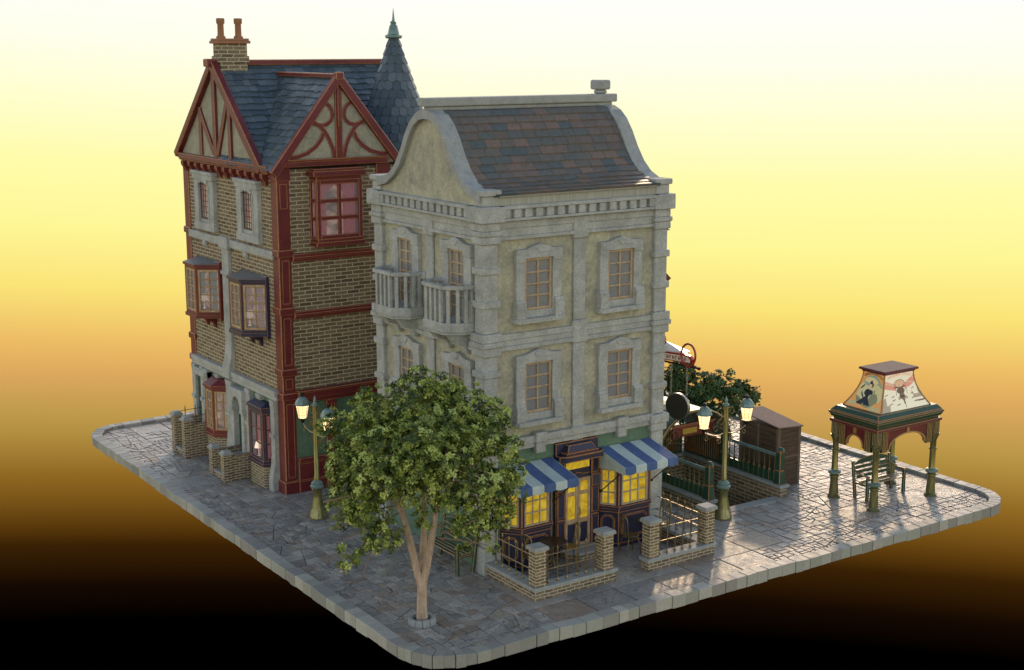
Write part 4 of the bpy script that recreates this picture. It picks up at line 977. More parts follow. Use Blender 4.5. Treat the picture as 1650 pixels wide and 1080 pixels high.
# ------------------------------------------------------------ benches
def bench():
    """sits along X, faces -Y"""
    rt = root('park_bench', (0,0,0), None, 'bench', 'green slatted benches', world=False)
    w = .72
    for i, y in enumerate((-.28,-.17,-.06,.05)):
        m = MB(); m.box(-w+.04, w-.04, y-.05, y+.05, .44, .468); m.obj('seat_slat', DKGREEN, rt, bevel=.012, edge=EDGE2)
    for j, z in enumerate((.52,.64,.76)):
        m = MB(); m.box(-w+.05, w-.05, .13+.03*j, .155+.03*j, z, z+.095); m.obj('back_slat', DKGREEN, rt, bevel=.012, edge=EDGE2)
    m = MB(); m.plate([(-w+.05,.88),(w-.05,.88),(w-.05,.92)]+[((w-.05)*cos(R(a)), .92+.14*sin(R(a))**1.3) for a in range(15,166,15)]+[(-w+.05,.92)], .215, .24); m.obj('crest_rail', DKGREEN, rt, bevel=.012, edge=EDGE2)
    for sg in (-1, 1):
        m = MB(); m.box(sg*w-.04, sg*w+.04, -.345, -.265, 0, .66); m.obj('front_leg', DKGREEN, rt, bevel=.009, edge=EDGE2)
        m = MB(); m.add([(sg*w-.04,.07,0),(sg*w+.04,.07,0),(sg*w+.04,.15,0),(sg*w-.04,.15,0),(sg*w-.04,.21,1.0),(sg*w+.04,.21,1.0),(sg*w+.04,.28,1.0),(sg*w-.04,.28,1.0)], [(3,2,1,0),(4,5,6,7),(0,1,5,4),(1,2,6,5),(2,3,7,6),(3,0,4,7)]); m.obj('rear_leg', DKGREEN, rt, bevel=.009, edge=EDGE2)
        m = MB(); m.box(sg*w-.035, sg*w+.035, -.26, .10, .40, .45); m.obj('seat_rail', DKGREEN, rt, bevel=.009, edge=EDGE2); m = MB(); m.box(sg*w-.04, sg*w+.04, -.36, -.05, .66, .70); m.add([(sg*w-.04,-.05,.66),(sg*w+.04,-.05,.66),(sg*w+.04,-.05,.70),(sg*w-.04,-.05,.70),(sg*w-.04,.19,.74),(sg*w+.04,.19,.74),(sg*w+.04,.19,.78),(sg*w-.04,.19,.78)], [(0,1,2,3),(4,5,6,7),(0,1,5,4),(1,2,6,5),(2,3,7,6),(3,0,4,7)]); m.obj('armrest', DKGREEN, rt, bevel=.012, edge=EDGE2)
    return rt
b1 = bench(); b1.location = (12.12, -.98, 0); b1['label'] = 'green slatted bench with gilt edges under the poster kiosk'
dup(b1, (-.24, 1.02, 0), R(-90), 'green slatted bench against the green side wall behind the tree')
# ------------------------------------------------------------ street lamps
def lamp():
    rt = root('street_lamp', (0,0,0), None, 'street lamp', 'two-armed street lamps', world=False)
    m = MB(); m.lathe([(.235,0),(.24,.05),(.215,.09),(.195,.22),(.18,.25),(.175,.28),(.12,.55),(.11,.70),(.13,.74),(.145,.78),(.12,.80)], n=20, flute=.04); m.obj('base', OLIVE, rt, smooth=True)
    m = MB(); m.lathe([(.12,.80),(.17,.83),(.18,.87),(.145,.905),(.155,.95),(.10,1.0),(.075,1.02)], n=20); m.obj('collar', VERDI, rt, smooth=True)
    m = MB(); m.lathe([(.078,1.0),(.078,1.12),(.066,1.14),(.062,3.0)], n=16, flute=.12); m.obj('pole', OLIVE, rt, smooth=True)
    m = MB(); m.lathe([(.062,2.98),(.085,3.0),(.085,3.03),(.05,3.05),(.03,3.10),(.045,3.13),(.03,3.16),(.004,3.26)], n=12); m.obj('finial', VERDI, rt, smooth=True)
    def spiral(cx, cz, r0, r1, a0, a1, n=14): return [(cx+(r0+(r1-r0)*i/n)*cos(R(a0+(a1-a0)*i/n)), 0, cz+(r0+(r1-r0)*i/n)*sin(R(a0+(a1-a0)*i/n))) for i in range(n+1)]
    for sg in (-1, 1):
        m = MB(lambda x, y, z: (sg*x, y, z))
        m.tube([(.05,0,2.28),(.2,0,2.235),(.4,0,2.25),(.6,0,2.32),(.72,0,2.38)], .018, 6)
        m.tube(spiral(.20,2.09,.085,.03,90,-380), .010, 5); m.tube(spiral(.66,2.22,.07,.025,100,450), .010, 5)
        m.tube([(.06,0,2.95)]+spiral(.19,2.83,.12,.04,130,-260), .010, 5)
        m.tube([(.06,0,2.34),(.15,0,2.45),(.2,0,2.6),(.14,0,2.72),(.07,0,2.66)], .010, 5); m.tube(spiral(.17,2.56,.13,.04,-60,330), .010, 5)
        m.tube([(.07,0,2.36),(.28,0,2.5)]+spiral(.33,2.42,.09,.03,120,-220), .009, 5)
        m.obj('bracket', BRONZE, rt, smooth=True)
        T = lambda x, y, z: (sg*.73+x, y, z+2.40)
        m = MB(T); m.lathe([(.015,-.06),(.03,-.03),(.03,0),(.06,.04),(.115,.09),(.125,.11)], n=12); o = m.obj('lantern', IRON, rt, smooth=True)
        g = MB(T); g.lathe([(.105,.11),(.168,.47)], n=8, a0=pi/8); g.obj('lantern_glass', LAMPG, o)
        k = MB(T)
        for i in range(8):
            a = pi/8+2*pi*i/8; k.tube([(.108*cos(a), .108*sin(a), .11), (.173*cos(a), .173*sin(a), .47)], .006, 4)
            a2 = a+2*pi/16; f = cos(pi/8); k.tube([(.108*f*cos(a2), .108*f*sin(a2), .11), (.173*f*cos(a2), .173*f*sin(a2), .47)], .003, 4)
        for z in (.20, .29, .38):
            r_ = .108+.065*(z-.11)/.36; ring = [(r_*cos(pi/8+2*pi*i/8), r_*sin(pi/8+2*pi*i/8), z) for i in range(9)]; k.tube(ring, .003, 4)
        k.obj('glazing_bars', IRON, o)
        c = MB(T); c.lathe([(.20,.46),(.21,.475),(.195,.49),(.17,.56),(.125,.63),(.07,.67),(.045,.68)], n=8, a0=pi/8); c.obj('lantern_cap', VERDI, o)
        c = MB(T); c.lathe([(.045,.68),(.04,.71),(.065,.725),(.055,.75),(.01,.775)], n=10); c.obj('cap_knob', IRON, o, smooth=True)
    return rt
l1 = lamp(); l1.location = (7.30, -.10, 0); l1['label'] = 'olive street lamp with two lit lanterns at the foot of the stair railing'
dup(l1, (-1.33, 5.82, 0), R(90), 'olive street lamp with two lit lanterns left of the tree, one lantern in the leaves')
# ------------------------------------------------------------ poster kiosk
def kiosk():
    cx, cy = 12.12, -1.17
    rt = root('poster_kiosk', (cx, cy, 0), 'open four-post kiosk with concave illustrated poster panels, green cornice and oxblood arches', 'kiosk')
    for sx_ in (-1, 1):
        for sy_ in (-1, 1):
            x, y = cx+sx_*1.13, cy+sy_*.70
            m = MB(); m.lathe([(.17,0),(.175,.05),(.13,.09),(.125,.2),(.105,.45),(.11,.56),(.14,.58),(.14,.62),(.11,.64),(.165,.68),(.17,.74),(.10,.78),(.085,.84),(.083,1.3),(.11,1.31),(.11,1.34),(.083,1.36),(.083,1.56),(.12,1.66),(.15,1.72),(.15,1.76)], (x,y,0), 18, flute=.03); m.obj('post', OLIVE, rt, smooth=True)
            m = MB(); m.lathe([(.112,.64),(.168,.68),(.172,.74),(.112,.775)], (x,y,.002), 18); m.obj('post_collar', VERDI, rt, smooth=True)
            m = MB(); m.box(x-.10, x+.10, y-.10, y+.10, 1.74, 2.12)
            for k in (-.05, 0, .05): m.box(x+k-.010, x+k+.010, y-.112, y+.112, 1.76, 2.11); m.box(x-.112, x+.112, y+k-.010, y+k+.010, 1.76, 2.11)
            m.obj('capital_block', DKGREEN, rt, bevel=.012, edge=EDGE2)
    def arched(T, L):
        hw = L/2; pts = [(-hw, 1.56), (-hw+.22, 1.56), (-hw+.28, 1.60)]
        r_ = hw-.28
        pts += [(-r_*cos(R(a)), 1.62+min(.34, r_)*sin(R(a))) for a in range(0, 181, 15)]
        pts += [(hw-.28, 1.60), (hw-.22, 1.56), (hw, 1.56), (hw, 2.12), (-hw, 2.12)]
        m = MB(T); m.plate(pts, -.03, .03); m.obj('arch_board', RED, rt)
        e = MB(T); e.ribbon(pts[2:-4], .04, -.035, .05); e.box(-.045, .045, .03, .055, 1.95, 2.12)
        for k in range(4):
            for sg in (-1, 1): u = sg*(hw-.035-.055*k); e.box(u-.009, u+.009, .03, .05, 1.56, 2.11)
        e.obj('arch_trim', EDGE2, rt)
        for sg in (-1, 1): e = MB(T); a, b = sorted((sg*hw, sg*(hw-.23))); e.box(a, b, -.032, .032, 1.54, 2.11); e.obj('arch_spandrel', DKGREEN, rt)
    arched(lambda u, v, z: (cx+u, cy-.72-v, z), 1.98); arched(lambda u, v, z: (cx+u, cy+.72+v, z), 1.98)
    arched(lambda u, v, z: (cx-1.15-v, cy+u, z), 1.12); arched(lambda u, v, z: (cx+1.15+v, cy+u, z), 1.12)
    m = MB(); 
    def tier(a, z0, z1, mi, t=0): m.box(cx-1.15-a, cx+1.15+a, cy-.72-a, cy+.72+a, z0, z1, mi, tx=t, ty=t)
    tier(.12, 2.12, 2.20, 1); tier(.05, 2.20, 2.26, 0); tier(.09, 2.26, 2.36, 0, -.05); tier(.15, 2.36, 2.42, 0, .0); tier(.13, 2.42, 2.45, 1, .02); tier(.11, 2.45, 2.56, 0, .10)
    m.obj('cornice', [DKGREEN, MAROON], rt, bevel=.01, edge=EDGE2)
    # concave panels: half sizes as a function of height
    zb, zt = 2.56, 3.52
    def half(t): f = (1-t)**1.9; return (.555+(.97-.555)*f, .355+(.66-.355)*f)
    def surf(side, u, t, off=0.0):
        hx, hy = half(t); z = zb+(zt-zb)*t; hx += off; hy += off
        return {'f': (cx+u*hx, cy-hy, z), 'b': (cx-u*hx, cy+hy, z), 'l': (cx-hx, cy-u*hy, z), 'r': (cx+hx, cy+u*hy, z)}[side]
    m = MB(); n = 12
    for sd_ in 'fblr':
        for i in range(n):
            t0, t1 = i/n, (i+1)/n; m.add([surf(sd_, -1, t0, -.02), surf(sd_, 1, t0, -.02), surf(sd_, 1, t1, -.02), surf(sd_, -1, t1, -.02)], [(0,1,2,3)])
    m.obj('panel_backing', plain('cream_backing', (.62,.56,.40), .7), rt, recalc=False)
    m = MB()
    for sx_ in (-1, 1):
        for sy_ in (-1, 1): m.tube([(cx+sx_*half(i/10)[0], cy+sy_*half(i/10)[1], zb+(zt-zb)*i/10) for i in range(11)], .022, 4)
    m.obj('hip_strip', EDGE2, rt)
    m = MB(); m.box(cx-.60, cx+.60, cy-.40, cy+.40, zt-.03, zt+.02); m.box(cx-.66, cx+.66, cy-.46, cy+.46, zt+.02, zt+.075); m.obj('top_cap', MAROON, rt, bevel=.012)
    m = MB(); m.box(cx-.64, cx+.64, cy-.44, cy+.44, zt+.075, zt+.082); m.obj('cap_felt', FELT, rt)
    # printed posters (flat prints wrapped on the curved panels)
    def pcol(name, rgb): return plain('print_'+name, lin(rgb), .5, 0, .18)  # prints emit a little: sun showing through them, put into the colour
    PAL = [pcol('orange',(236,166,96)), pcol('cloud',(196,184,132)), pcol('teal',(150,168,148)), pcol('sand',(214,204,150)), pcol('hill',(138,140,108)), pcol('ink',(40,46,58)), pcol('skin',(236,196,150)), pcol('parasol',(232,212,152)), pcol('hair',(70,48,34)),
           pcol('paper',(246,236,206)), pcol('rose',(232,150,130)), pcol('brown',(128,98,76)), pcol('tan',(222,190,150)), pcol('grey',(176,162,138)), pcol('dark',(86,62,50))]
    def ell(u, v, a, b, ra, rb, rot=0):
        du, dv = u-a, v-b; c, s_ = cos(rot), sin(rot); x, y = du*c+dv*s_, -du*s_+dv*c; return (x/ra)**2+(y/rb)**2 < 1
    def lady(u, v):            # u -1..1, v 0..1 (bottom..top)
        x = u; wob = .03*sin(9*u)+.02*sin(23*v)
        if not ell(x, v, 0, .50, .93+wob, .43+wob*.5):
            if v < .2 and (ell(x, v, -.72, .10, .26, .06) or ell(x, v, .58, .06, .34, .055)): return 1
            return 0
        bx_, bv_ = x, v; x = (x+.10)/1.32-.14; v = (v-.45)/1.16+.45
        if ell(x, v, -.12, .675, .10, .035) or ell(x, v, -.12, .70, .055, .035): return 5
        if ell(x, v, -.12, .60, .085, .055) or (abs(x+.12) < .035 and .5 < v < .58): return 6
        if ell(x, v, -.06, .62, .12, .06): return 8
        if ell(x, v, -.12, .70, .46, .105, -.05) and v > .655+.06*abs(x+.12): return 7 if abs(sin(14*(x+.12)/(1.02-v))) > .22 else 12
        if abs(x+.14) < .015 and .76 < v < .80: return 7
        if ell(x, v, -.16, .44, .20, .085) or ell(x, v, -.14, .36, .09, .08): return 5
        if ell(x, v, .03, .45, .09, .05): return 5
        if abs((v-.32)-(x+.32)*-.55) < .022 and -.52 < x < -.25: return 5
        if v < .33 and v > .155 and abs(x+.16) < .09+(.33-v)*1.35: return 5 if not (v < .19 and abs(x+.16) < .03) else 4
        if ell(x, v, -.58, .55, .10, .03, .6): return 8
        x, v = bx_, bv_
        if ell(x, v, .38, .30, .30, .13) or (abs(x-.34) < .05 and v < .52 and v > .3) or (abs(x-.52) < .04 and v < .44): return 4
        if v < .36+.05*sin(4*x+1): return 4 if (v < .26+.04*sin(6*x)) else 3
        if v > .66+.05*sin(5*x): return 2
        return 3
    def airship(u, v):
        x = u/1.18; hexx = abs(u)
        if ell(x, v, -.02, .70, .30, .115):
            if not ell(x, v, -.02, .70, .27, .095): return 11
            return 12 if (sin(31*x)*sin(40*v) > -.35) else 10
        if ell(x, v, -.02, .60, .34, .03): return 11
        if ell(x, v, .0, .50, .20, .09): return 11 if sin(50*x) > -.2 else 14
        if ell(x, v, .02, .36, .12, .10): return 14 if sin(60*v) > .1 else 11
        if ell(x, v, -.10, .30, .09, .045) or ell(x, v, .16, .30, .09, .045): return 13
        if abs(x-.05) < .05*(v-.03)/.25 and .03 < v < .28: return 11
        if abs(x+.24) < .012 and .38 < v < .58: return 14
        if abs(x-.30) < .012 and .40 < v < .58: return 14
        if .27 < hexx < 1.0 and abs(v-(.60+(hexx-.3)*(.26 if x > 0 else .16))) < .085+(hexx-.3)*.03: return 10 if sin(38*v+6*x) > -.75 else 12
        for a, b in ((-.72,.43),(-.42,.36),(-.38,.27),(-.2,.14),(.62,.52),(.5,.38),(.46,.26),(-.5,.18)):
            if ell(x, v, a, b, .085, .013, .2): return 11
        if ell(x, v, .68, .16, .26, .022): return 11
        if x < -.55 and v < .16+.22*max(0, sin(14*x)): return 13
        if x > .5 and .24 < v < .34+.20*max(0, sin(15*x+1)): return 13
        return 9
    for sd_, fn, nm in (('l', lady, 'lady'), ('f', airship, 'airship'), ('r', lady, ''), ('b', airship, '')):
        m = MB(); nu, nv = 84, 96; vs = []
        for j in range(nv+1):
            for i in range(nu+1): vs.append(surf(sd_, -.955+1.91*i/nu, .015+.955*j/nv, .004))
        fs = []; mi = []
        for j in range(nv):
            for i in range(nu): fs.append((j*(nu+1)+i, j*(nu+1)+i+1, (j+1)*(nu+1)+i+1, (j+1)*(nu+1)+i)); mi.append(fn(-1+2*(i+.5)/nu, (j+.5)/nv))
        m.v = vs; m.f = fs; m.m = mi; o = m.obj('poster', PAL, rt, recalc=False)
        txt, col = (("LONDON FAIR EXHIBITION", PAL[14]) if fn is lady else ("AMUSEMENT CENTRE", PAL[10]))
        k = len(txt)
        cu = bpy.data.curves.new('lettering', 'FONT')
        tm = MB()
        for i, ch in enumerate(txt):
            if ch == ' ': continue
            cu.body = ch; cu.size = 1; ob = bpy.data.objects.new('t', cu); me = ob.to_mesh(); a = (i-(k-1)/2)/k
            uu, vv = a*1.56, .915-.34*a*a if fn is lady else .90-.28*a*a; ang = -a*1.0
            h = .095
            w0 = sum(v.co.x for v in me.vertices)/max(1, len(me.vertices))
            vs = []
            hx, hy = half(vv); wid = hx if sd_ in 'fb' else hy
            for v in me.vertices:
                lx, ly = (v.co.x-w0)*h, v.co.y*h; du = (lx*cos(ang)-ly*sin(ang))/wid; dv = (lx*sin(ang)+ly*cos(ang))/(zt-zb)
                vs.append(surf(sd_, uu+du, min(.99, vv+dv), .008))
            tm.add(vs, [tuple(p.vertices) for p in me.polygons]); ob.to_mesh_clear(); bpy.data.objects.remove(ob)
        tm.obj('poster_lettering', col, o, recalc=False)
kiosk()
# ------------------------------------------------------------ stairwell entrance
def subway():
    rt = root('stair_entrance', (8.6, 2.3, 0), 'sunken brick stairway with green railings, arched ribbed canopy and red sign board', 'stairway')
    b = MB(); xl, xr, ya, yb = 7.22, 9.70, .36, 4.4
    b.box(xl, xl+.26, ya, yb, -1.8, .26); b.box(xr, xr+.26, ya-.1, yb, -1.8, .26); b.box(xl+.26, xr, yb-.24, yb, -1.8, .26)
    b.obj('parapet', BRICK, rt)
    c = MB(); c.box(xl-.05, xl+.31, ya-.06, yb, .26, .34); c.box(xr-.05, xr+.31, ya-.16, yb, .26, .34); c.box(xl+.31, xr-.05, yb-.28, yb+.03, .26, .34); c.box(xl+.26, xr, .12, .46, -.1, .012)
    c.obj('coping', COPING, rt, bevel=.012)
    s = MB()
    for i in range(9): y = .46+i*.33; s.box(xl+.26, xr, y, y+.34 if i < 8 else yb-.24, -1.9, -.16-.17*i)
    tag(s.obj('stair_flight', COPING, rt, bevel=.01))
    def rail(x, y0, y1, n):
        r_ = MB()
        for i in range(n): t = (i+.5)/n; y = y0+(y1-y0)*t; r_.lathe([(.03,.34),(.03,.62),(.04,.63),(.04,.66),(.018,.68),(.018,1.06),(.035,1.08)], (x,y,0), 6)
        r_.obj('baluster_row', OLIVE, rt, smooth=True)
        r_ = MB(); r_.box(x-.02, x+.02, y0, y1, .35, .60); r_.obj('railing_panel', DKGREEN, rt)
        r_ = MB(); r_.box(x-.06, x+.06, y0, y1, 1.08, 1.12); r_.box(x-.045, x+.045, y0, y1, 1.12, 1.16, tx=.015); r_.obj('handrail', VERDI, rt, bevel=.012)
    def post(x, y):
        p = MB(); p.box(x-.13, x+.13, y-.13, y+.13, .34, .72, tx=.04, ty=.04); p.box(x-.09, x+.09, y-.09, y+.09, .72, 1.24); p.lathe([(.12,1.24),(.12,1.28),(.09,1.32),(.03,1.37)], (x,y,0), 8)
        p.obj('newel_post', DKGREEN, rt, bevel=.014, edge=EDGE)
    rail(xl+.13, .62, 2.3, 9); rail(xr+.13, .52, 2.5, 10)
    for x, y in ((xl+.13, .50), (xr+.13, .42), (xl+.13, 2.42), (xr+.13, 2.62)): post(x, y)
    # slatted panels behind the open railing
    p = MB(); q = MB()
    for x, y0, y1 in ((xr+.13, 2.7, 4.3), (xl+.13, 2.5, 4.3)):
        p.box(x-.025, x+.025, y0, y1, .34, 1.05); n = int((y1-y0)/.085)
        for i in range(n): y = y0+(y1-y0)*(i+.5)/n; q.box(x-.045, x+.045, y-.008, y+.008, .40, 1.02)
        q.box(x-.05, x+.05, y0, y1, 1.03, 1.07)
    p.box(xl+.3, xr, 4.26, 4.31, .34, 1.05); n = 26
    for i in range(n): x = xl+.3+(xr-xl-.3)*(i+.5)/n; q.box(x-.008, x+.008, 4.24, 4.33, .40, 1.02)
    q.box(xl+.3, xr, 4.235, 4.335, 1.03, 1.07)
    p.obj('slat_panel', DKGREEN, rt); q.obj('slat_trim', EDGE, rt)
    # ribbed barrel canopy
    cxm = (xl+xr)/2+.13; rx, rz, zc = 1.27, .98, 1.12
    m = MB(); n = 16
    for j in range(8):
        y0, y1 = 2.5+j*.23, 2.5+(j+1)*.23-.02; rr = .0
        for i in range(n):
            a0, a1 = R(180*i/n), R(180*(i+1)/n); P = lambda a, y, o: (cxm-(rx+o)*cos(a), y, zc+(rz+o)*sin(a))
            m.add([P(a0,y0,.0),P(a1,y0,.0),P(a1,y1,.0),P(a0,y1,.0),P(a0,y0,.045),P(a1,y0,.045),P(a1,y1,.045),P(a0,y1,.045)], [(3,2,1,0),(4,5,6,7),(0,1,5,4),(1,2,6,5),(2,3,7,6),(3,0,4,7)])
        ya_ = y1
        for i in range(n):
            a0, a1 = R(180*i/n), R(180*(i+1)/n)
            m.add([P(a0,y1,.01),P(a1,y1,.01),P(a1,y1+.02,.01),P(a0,y1+.02,.01)], [(0,1,2,3)])
    m.obj('canopy', VERDI, rt, recalc=True)
    f = MB(); arc = [(cxm-(rx+.02)*cos(R(a)), 2.46, zc+(rz+.02)*sin(R(a))) for a in range(0, 181, 9)]; f.tube(arc, .05, 6); f.tube([(x, y-.05, z) for x, y, z in arc], .02, 5); f.obj('canopy_rim', BRONZE, rt, smooth=True)
    s = MB()
    def sp(cx, cz, r0, r1, a0, a1, n=18): return [(cx+(r0+(r1-r0)*i/n)*cos(R(a0+(a1-a0)*i/n)), 2.44, cz+(r0+(r1-r0)*i/n)*sin(R(a0+(a1-a0)*i/n))) for i in range(n+1)]
    for sg in (-1, 1):
        T = lambda x, y, z, sg=sg: (cxm+sg*(x-cxm) if sg < 0 else x, y, z)
        g = MB(T); bx = cxm+.75
        g.tube(sp(bx, 1.52, .20, .05, -40, 420), .014, 5); g.tube([(cxm+1.2, 2.44, 1.15), (cxm+1.0, 2.44, 1.34), (bx, 2.44, 1.33), (bx-.3, 2.44, 1.24), (bx-.42, 2.44, 1.36), (bx-.30, 2.44, 1.52)], .014, 5); g.tube(sp(cxm+.98, 1.44, .09, .03, 180, 560), .012, 5)
        g.obj('scroll_work', BRONZE, rt, smooth=True)
    b = MB(); b.box(cxm-.75, cxm+.75, 2.52, 2.60, 1.42, 1.72); b.box(cxm-.8, cxm+.8, 2.50, 2.62, 1.72, 1.77); o = b.obj('sign_board', RED, rt, bevel=.015, edge=EDGE)
    b = MB(); b.box(cxm-.42, cxm+.10, 2.512, 2.519, 1.49, 1.65); b.obj('sign_plate', plain('mustard_enamel', (.45,.30,.04), .4), o)
    b = MB(); b.box(xl+.02, xl+.24, 2.30, 2.42, 1.22, 1.28); b.obj('bracket', DKGREEN, rt, bevel=.012, edge=EDGE)
subway()
# ------------------------------------------------------------ shed
def shed():
    x0, x1, y0, y1 = 10.26, 11.12, .95, 2.45
    rt = root('storage_shed', (10.7, 1.7, 0), 'weathered brown plank shed with a sloping felt roof beside the stair railing', 'shed')
    b = MB(); b.box(x0+.02, x1-.02, y0+.02, y1-.02, 0, 1.66); b.obj('wall', PLANK, rt)
    b = MB(); n = 12
    for i in range(n):
        z = .04+i*.135; j = random.uniform(-.006, .006)
        b.box(x0+.05, x1-.05, y0+.004+j, y0+.03, z, z+.127); b.box(x0+.004+j, x0+.03, y0+.05, y1-.05, z, z+.127)
    b.obj('cladding', PLANK, rt, bevel=.006)
    b = MB()
    for x, y in ((x0, y0), (x1-.07, y0), (x0, y1-.07), (x1-.07, y1-.07)): b.box(x-.012, x+.082, y-.012, y+.082, 0, 1.68)
    b.box(x0-.01, x0+.03, y0+.74, y0+.82, 0, 1.66); b.box(x0+.08, x1-.08, y0-.012, y0+.02, .80, .86)
    b.obj('corner_board', mottled('grey_brown_board', [(.14,.10,.07),(.22,.17,.12)], 5, .8, bstr=.4), rt, bevel=.006)
    b = MB(); b.add([(x0-.05,y0-.06,1.70),(x1+.05,y0-.06,1.63),(x1+.05,y1+.06,1.84),(x0-.05,y1+.06,1.88),(x0-.05,y0-.06,1.735),(x1+.05,y0-.06,1.665),(x1+.05,y1+.06,1.875),(x0-.05,y1+.06,1.915)], [(3,2,1,0),(4,5,6,7),(0,1,5,4),(1,2,6,5),(2,3,7,6),(3,0,4,7)]); b.obj('roof', FELT, rt, bevel=.01)
shed()
# ------------------------------------------------------------ house behind, hanging signs
def back_house():
    rt = root('corner_shop_house', (8, 8.5, 0), 'dark green and oxblood timbered house standing behind the cream house', 'house')
    b = MB(); b.box(5.6, 10.46, 6.2, 11, -.02, 6.6); b.obj('wall', GREENW, rt)
    b = MB()
    for x in (5.6, 10.4): b.box(x-.1, x+.12, 6.08, 6.3, -.02, 6.6)
    for z in (2.7, 4.6, 6.4): b.box(5.6, 10.5, 6.1, 6.2, z, z+.2)
    b.box(10.46, 10.52, 6.2, 11, 2.7, 2.9); b.box(10.46, 10.52, 6.2, 11, 4.6, 4.8)
    b.obj('timber_frame', RED, rt, bevel=.015, edge=EDGE)
    b = MB(); b.add([(5.5,6.0,6.6),(10.56,6.0,6.6),(10.56,11.1,6.6),(5.5,11.1,6.6),(6.4,8.5,8.2),(9.2,8.5,8.2)], [(3,2,1,0),(0,1,5,4),(1,2,5),(2,3,4,5),(3,0,4)]); b.obj('roof', SLATE, rt)
    for z in (5.1, 3.4):
        b = MB(facadeY(6.2)); b.box(7.4, 8.6, 0, .08, z-.3, z+.8); o = b.obj('window', STONE, rt, bevel=.01); g = MB(facadeY(6.2)); g.box(7.55, 8.45, .08, .09, z-.15, z+.65); g.obj('pane', GREYW, o)
    # gabled hood of an oriel on the far right wall
    b = MB(); b.box(10.52, 10.72, 6.5, 7.5, 4.1, 4.98); o = b.obj('oriel_window', RED, rt, bevel=.012, edge=EDGE)
    b = MB(); b.add([(10.46,6.4,5.55),(10.46,7.6,5.55),(10.98,6.4,5.06),(10.98,7.6,5.06),(10.78,6.4,4.93),(10.78,7.6,4.93),(10.46,6.4,4.93),(10.46,7.6,4.93)], [(0,1,3,2),(2,3,5,4),(0,2,4,6),(1,3,5,7),(4,5,7,6),(0,1,7,6)]); b.obj('oriel_roof', MAROON, o)
back_house()
def hanging_signs():
    # bracket on the right wall of the cream house, beam swung out over the pavement
    rt = root('hanging_sign', (7.0, 1.4, 2.0), 'dark round disc hung on two chains from an iron beam, right of the cream house', 'hanging sign')
    d = Vector((.28, -.96, 0)); n_ = Vector((-.96, -.28, 0)); c = Vector((7.0, 1.41, 0))
    def T(u, v, z): p = c+d*u+n_*v; return (p.x, p.y, z)
    m = MB(); m.lathe([(.345,-.05),(.36,-.04),(.36,.04),(.345,.05)], n=32, T=lambda x, y, z: T(x, z, 2.70+y)); m.obj('disc_rim', CHAINM, rt, smooth=True)
    m = MB(); m.lathe([(.34,-.052),(.34,.052)], n=32, T=lambda x, y, z: T(x, z, 2.70+y)); m.obj('disc', DISCM, rt)
    for u in (-.22, .26):
        m = MB(); z = 3.02 if u > 0 else 3.0; k = 0
        while z < 3.80:
            h = .045; pts = []
            for i in range(9):
                a = 2*pi*i/8; x, y = (.02*cos(a), 0) if k % 2 == 0 else (0, .02*cos(a)); pts.append(T(u+x, y, z+h+.05*sin(a)))
            m.tube(pts, .007, 4); z += .075; k += 1
        m.obj('chain', CHAINM, rt)
    m = MB(); m.tube([T(-.62, 0, 3.86), T(.62, 0, 3.80)], .028, 8); m.lathe([(.04,-.03),(.05,0),(.04,.03)], n=10, T=lambda x, y, z: T(.62+z, x, 3.80+y)); m.tube([(5.3, 1.98, 3.86), T(-.55, 0, 3.86)], .03, 8); m.tube([(5.3, 1.98, 3.3), (5.8, 1.98, 3.5), T(-.6, 0, 3.84)], .016, 6); m.obj('beam', IRON, rt, smooth=True)
    rt2 = root('shop_sign', (7.0, 1.4, 3.9), 'red-edged white enamel projecting sign with two red rings above the hanging disc', 'shop sign')
    m = MB(); P = [(-.62,.10),(.22,.10),(.40,.16),(.50,.28),(.46,.34),(-.62,.40)]
    m.plate([(-.62,3.90),(.42,3.90),(.44,4.02),(.36,4.10),(.20,4.13),(-.62,4.13)], -.06, .06, T=T); m.obj('sign_panel', REDGLOSS, rt2, bevel=.01)
    m = MB(); m.plate([(-.60,3.93),(.38,3.93),(.38,4.0),(.32,4.06),(.18,4.09),(-.60,4.09)], .061, .066, T=T)
    m.add([T(-.62,-.35,4.30), T(.15,-.30,4.15), T(.15,-.0,4.15), T(-.62,.02,4.15), T(-.62,-.35,4.27), T(.15,-.30,4.12), T(.15,0,4.12), T(-.62,.02,4.12)], [(0,1,2,3),(4,5,6,7),(0,1,5,4),(1,2,6,5),(2,3,7,6),(3,0,4,7)]); m.obj('sign_face', WHITEB, rt2)
    m = MB()
    for i in range(9):
        u = -.52+i*.09; h = .10; m.plate([(u,3.96),(u+.018,3.96),(u+.018,3.96+h),(u,3.96+h)], .067, .071, T=T)
        if i % 2: m.plate([(u+.018,3.96+h-.02),(u+.05,3.96+h-.02),(u+.05,3.96+h),(u+.018,3.96+h)], .067, .071, T=T)
        else: m.plate([(u+.04,3.96),(u+.055,3.96),(u+.055,3.96+h),(u+.04,3.96+h)], .067, .071, T=T); m.plate([(u+.018,4.0),(u+.04,4.0),(u+.04,4.015),(u+.018,4.015)], .067, .071, T=T)
    m.obj('sign_lettering', REDGLOSS, rt2)
    for u, zc, r_ in ((-.52, 4.42, .20), (.34, 4.13, .30)):
        m = MB(); m.tube([T(u+r_*.72*cos(2*pi*i/24), .09, zc+r_*sin(2*pi*i/24)) for i in range(25)], .028, 8); m.obj('ring', REDGLOSS, rt2, smooth=True)
hanging_signs()
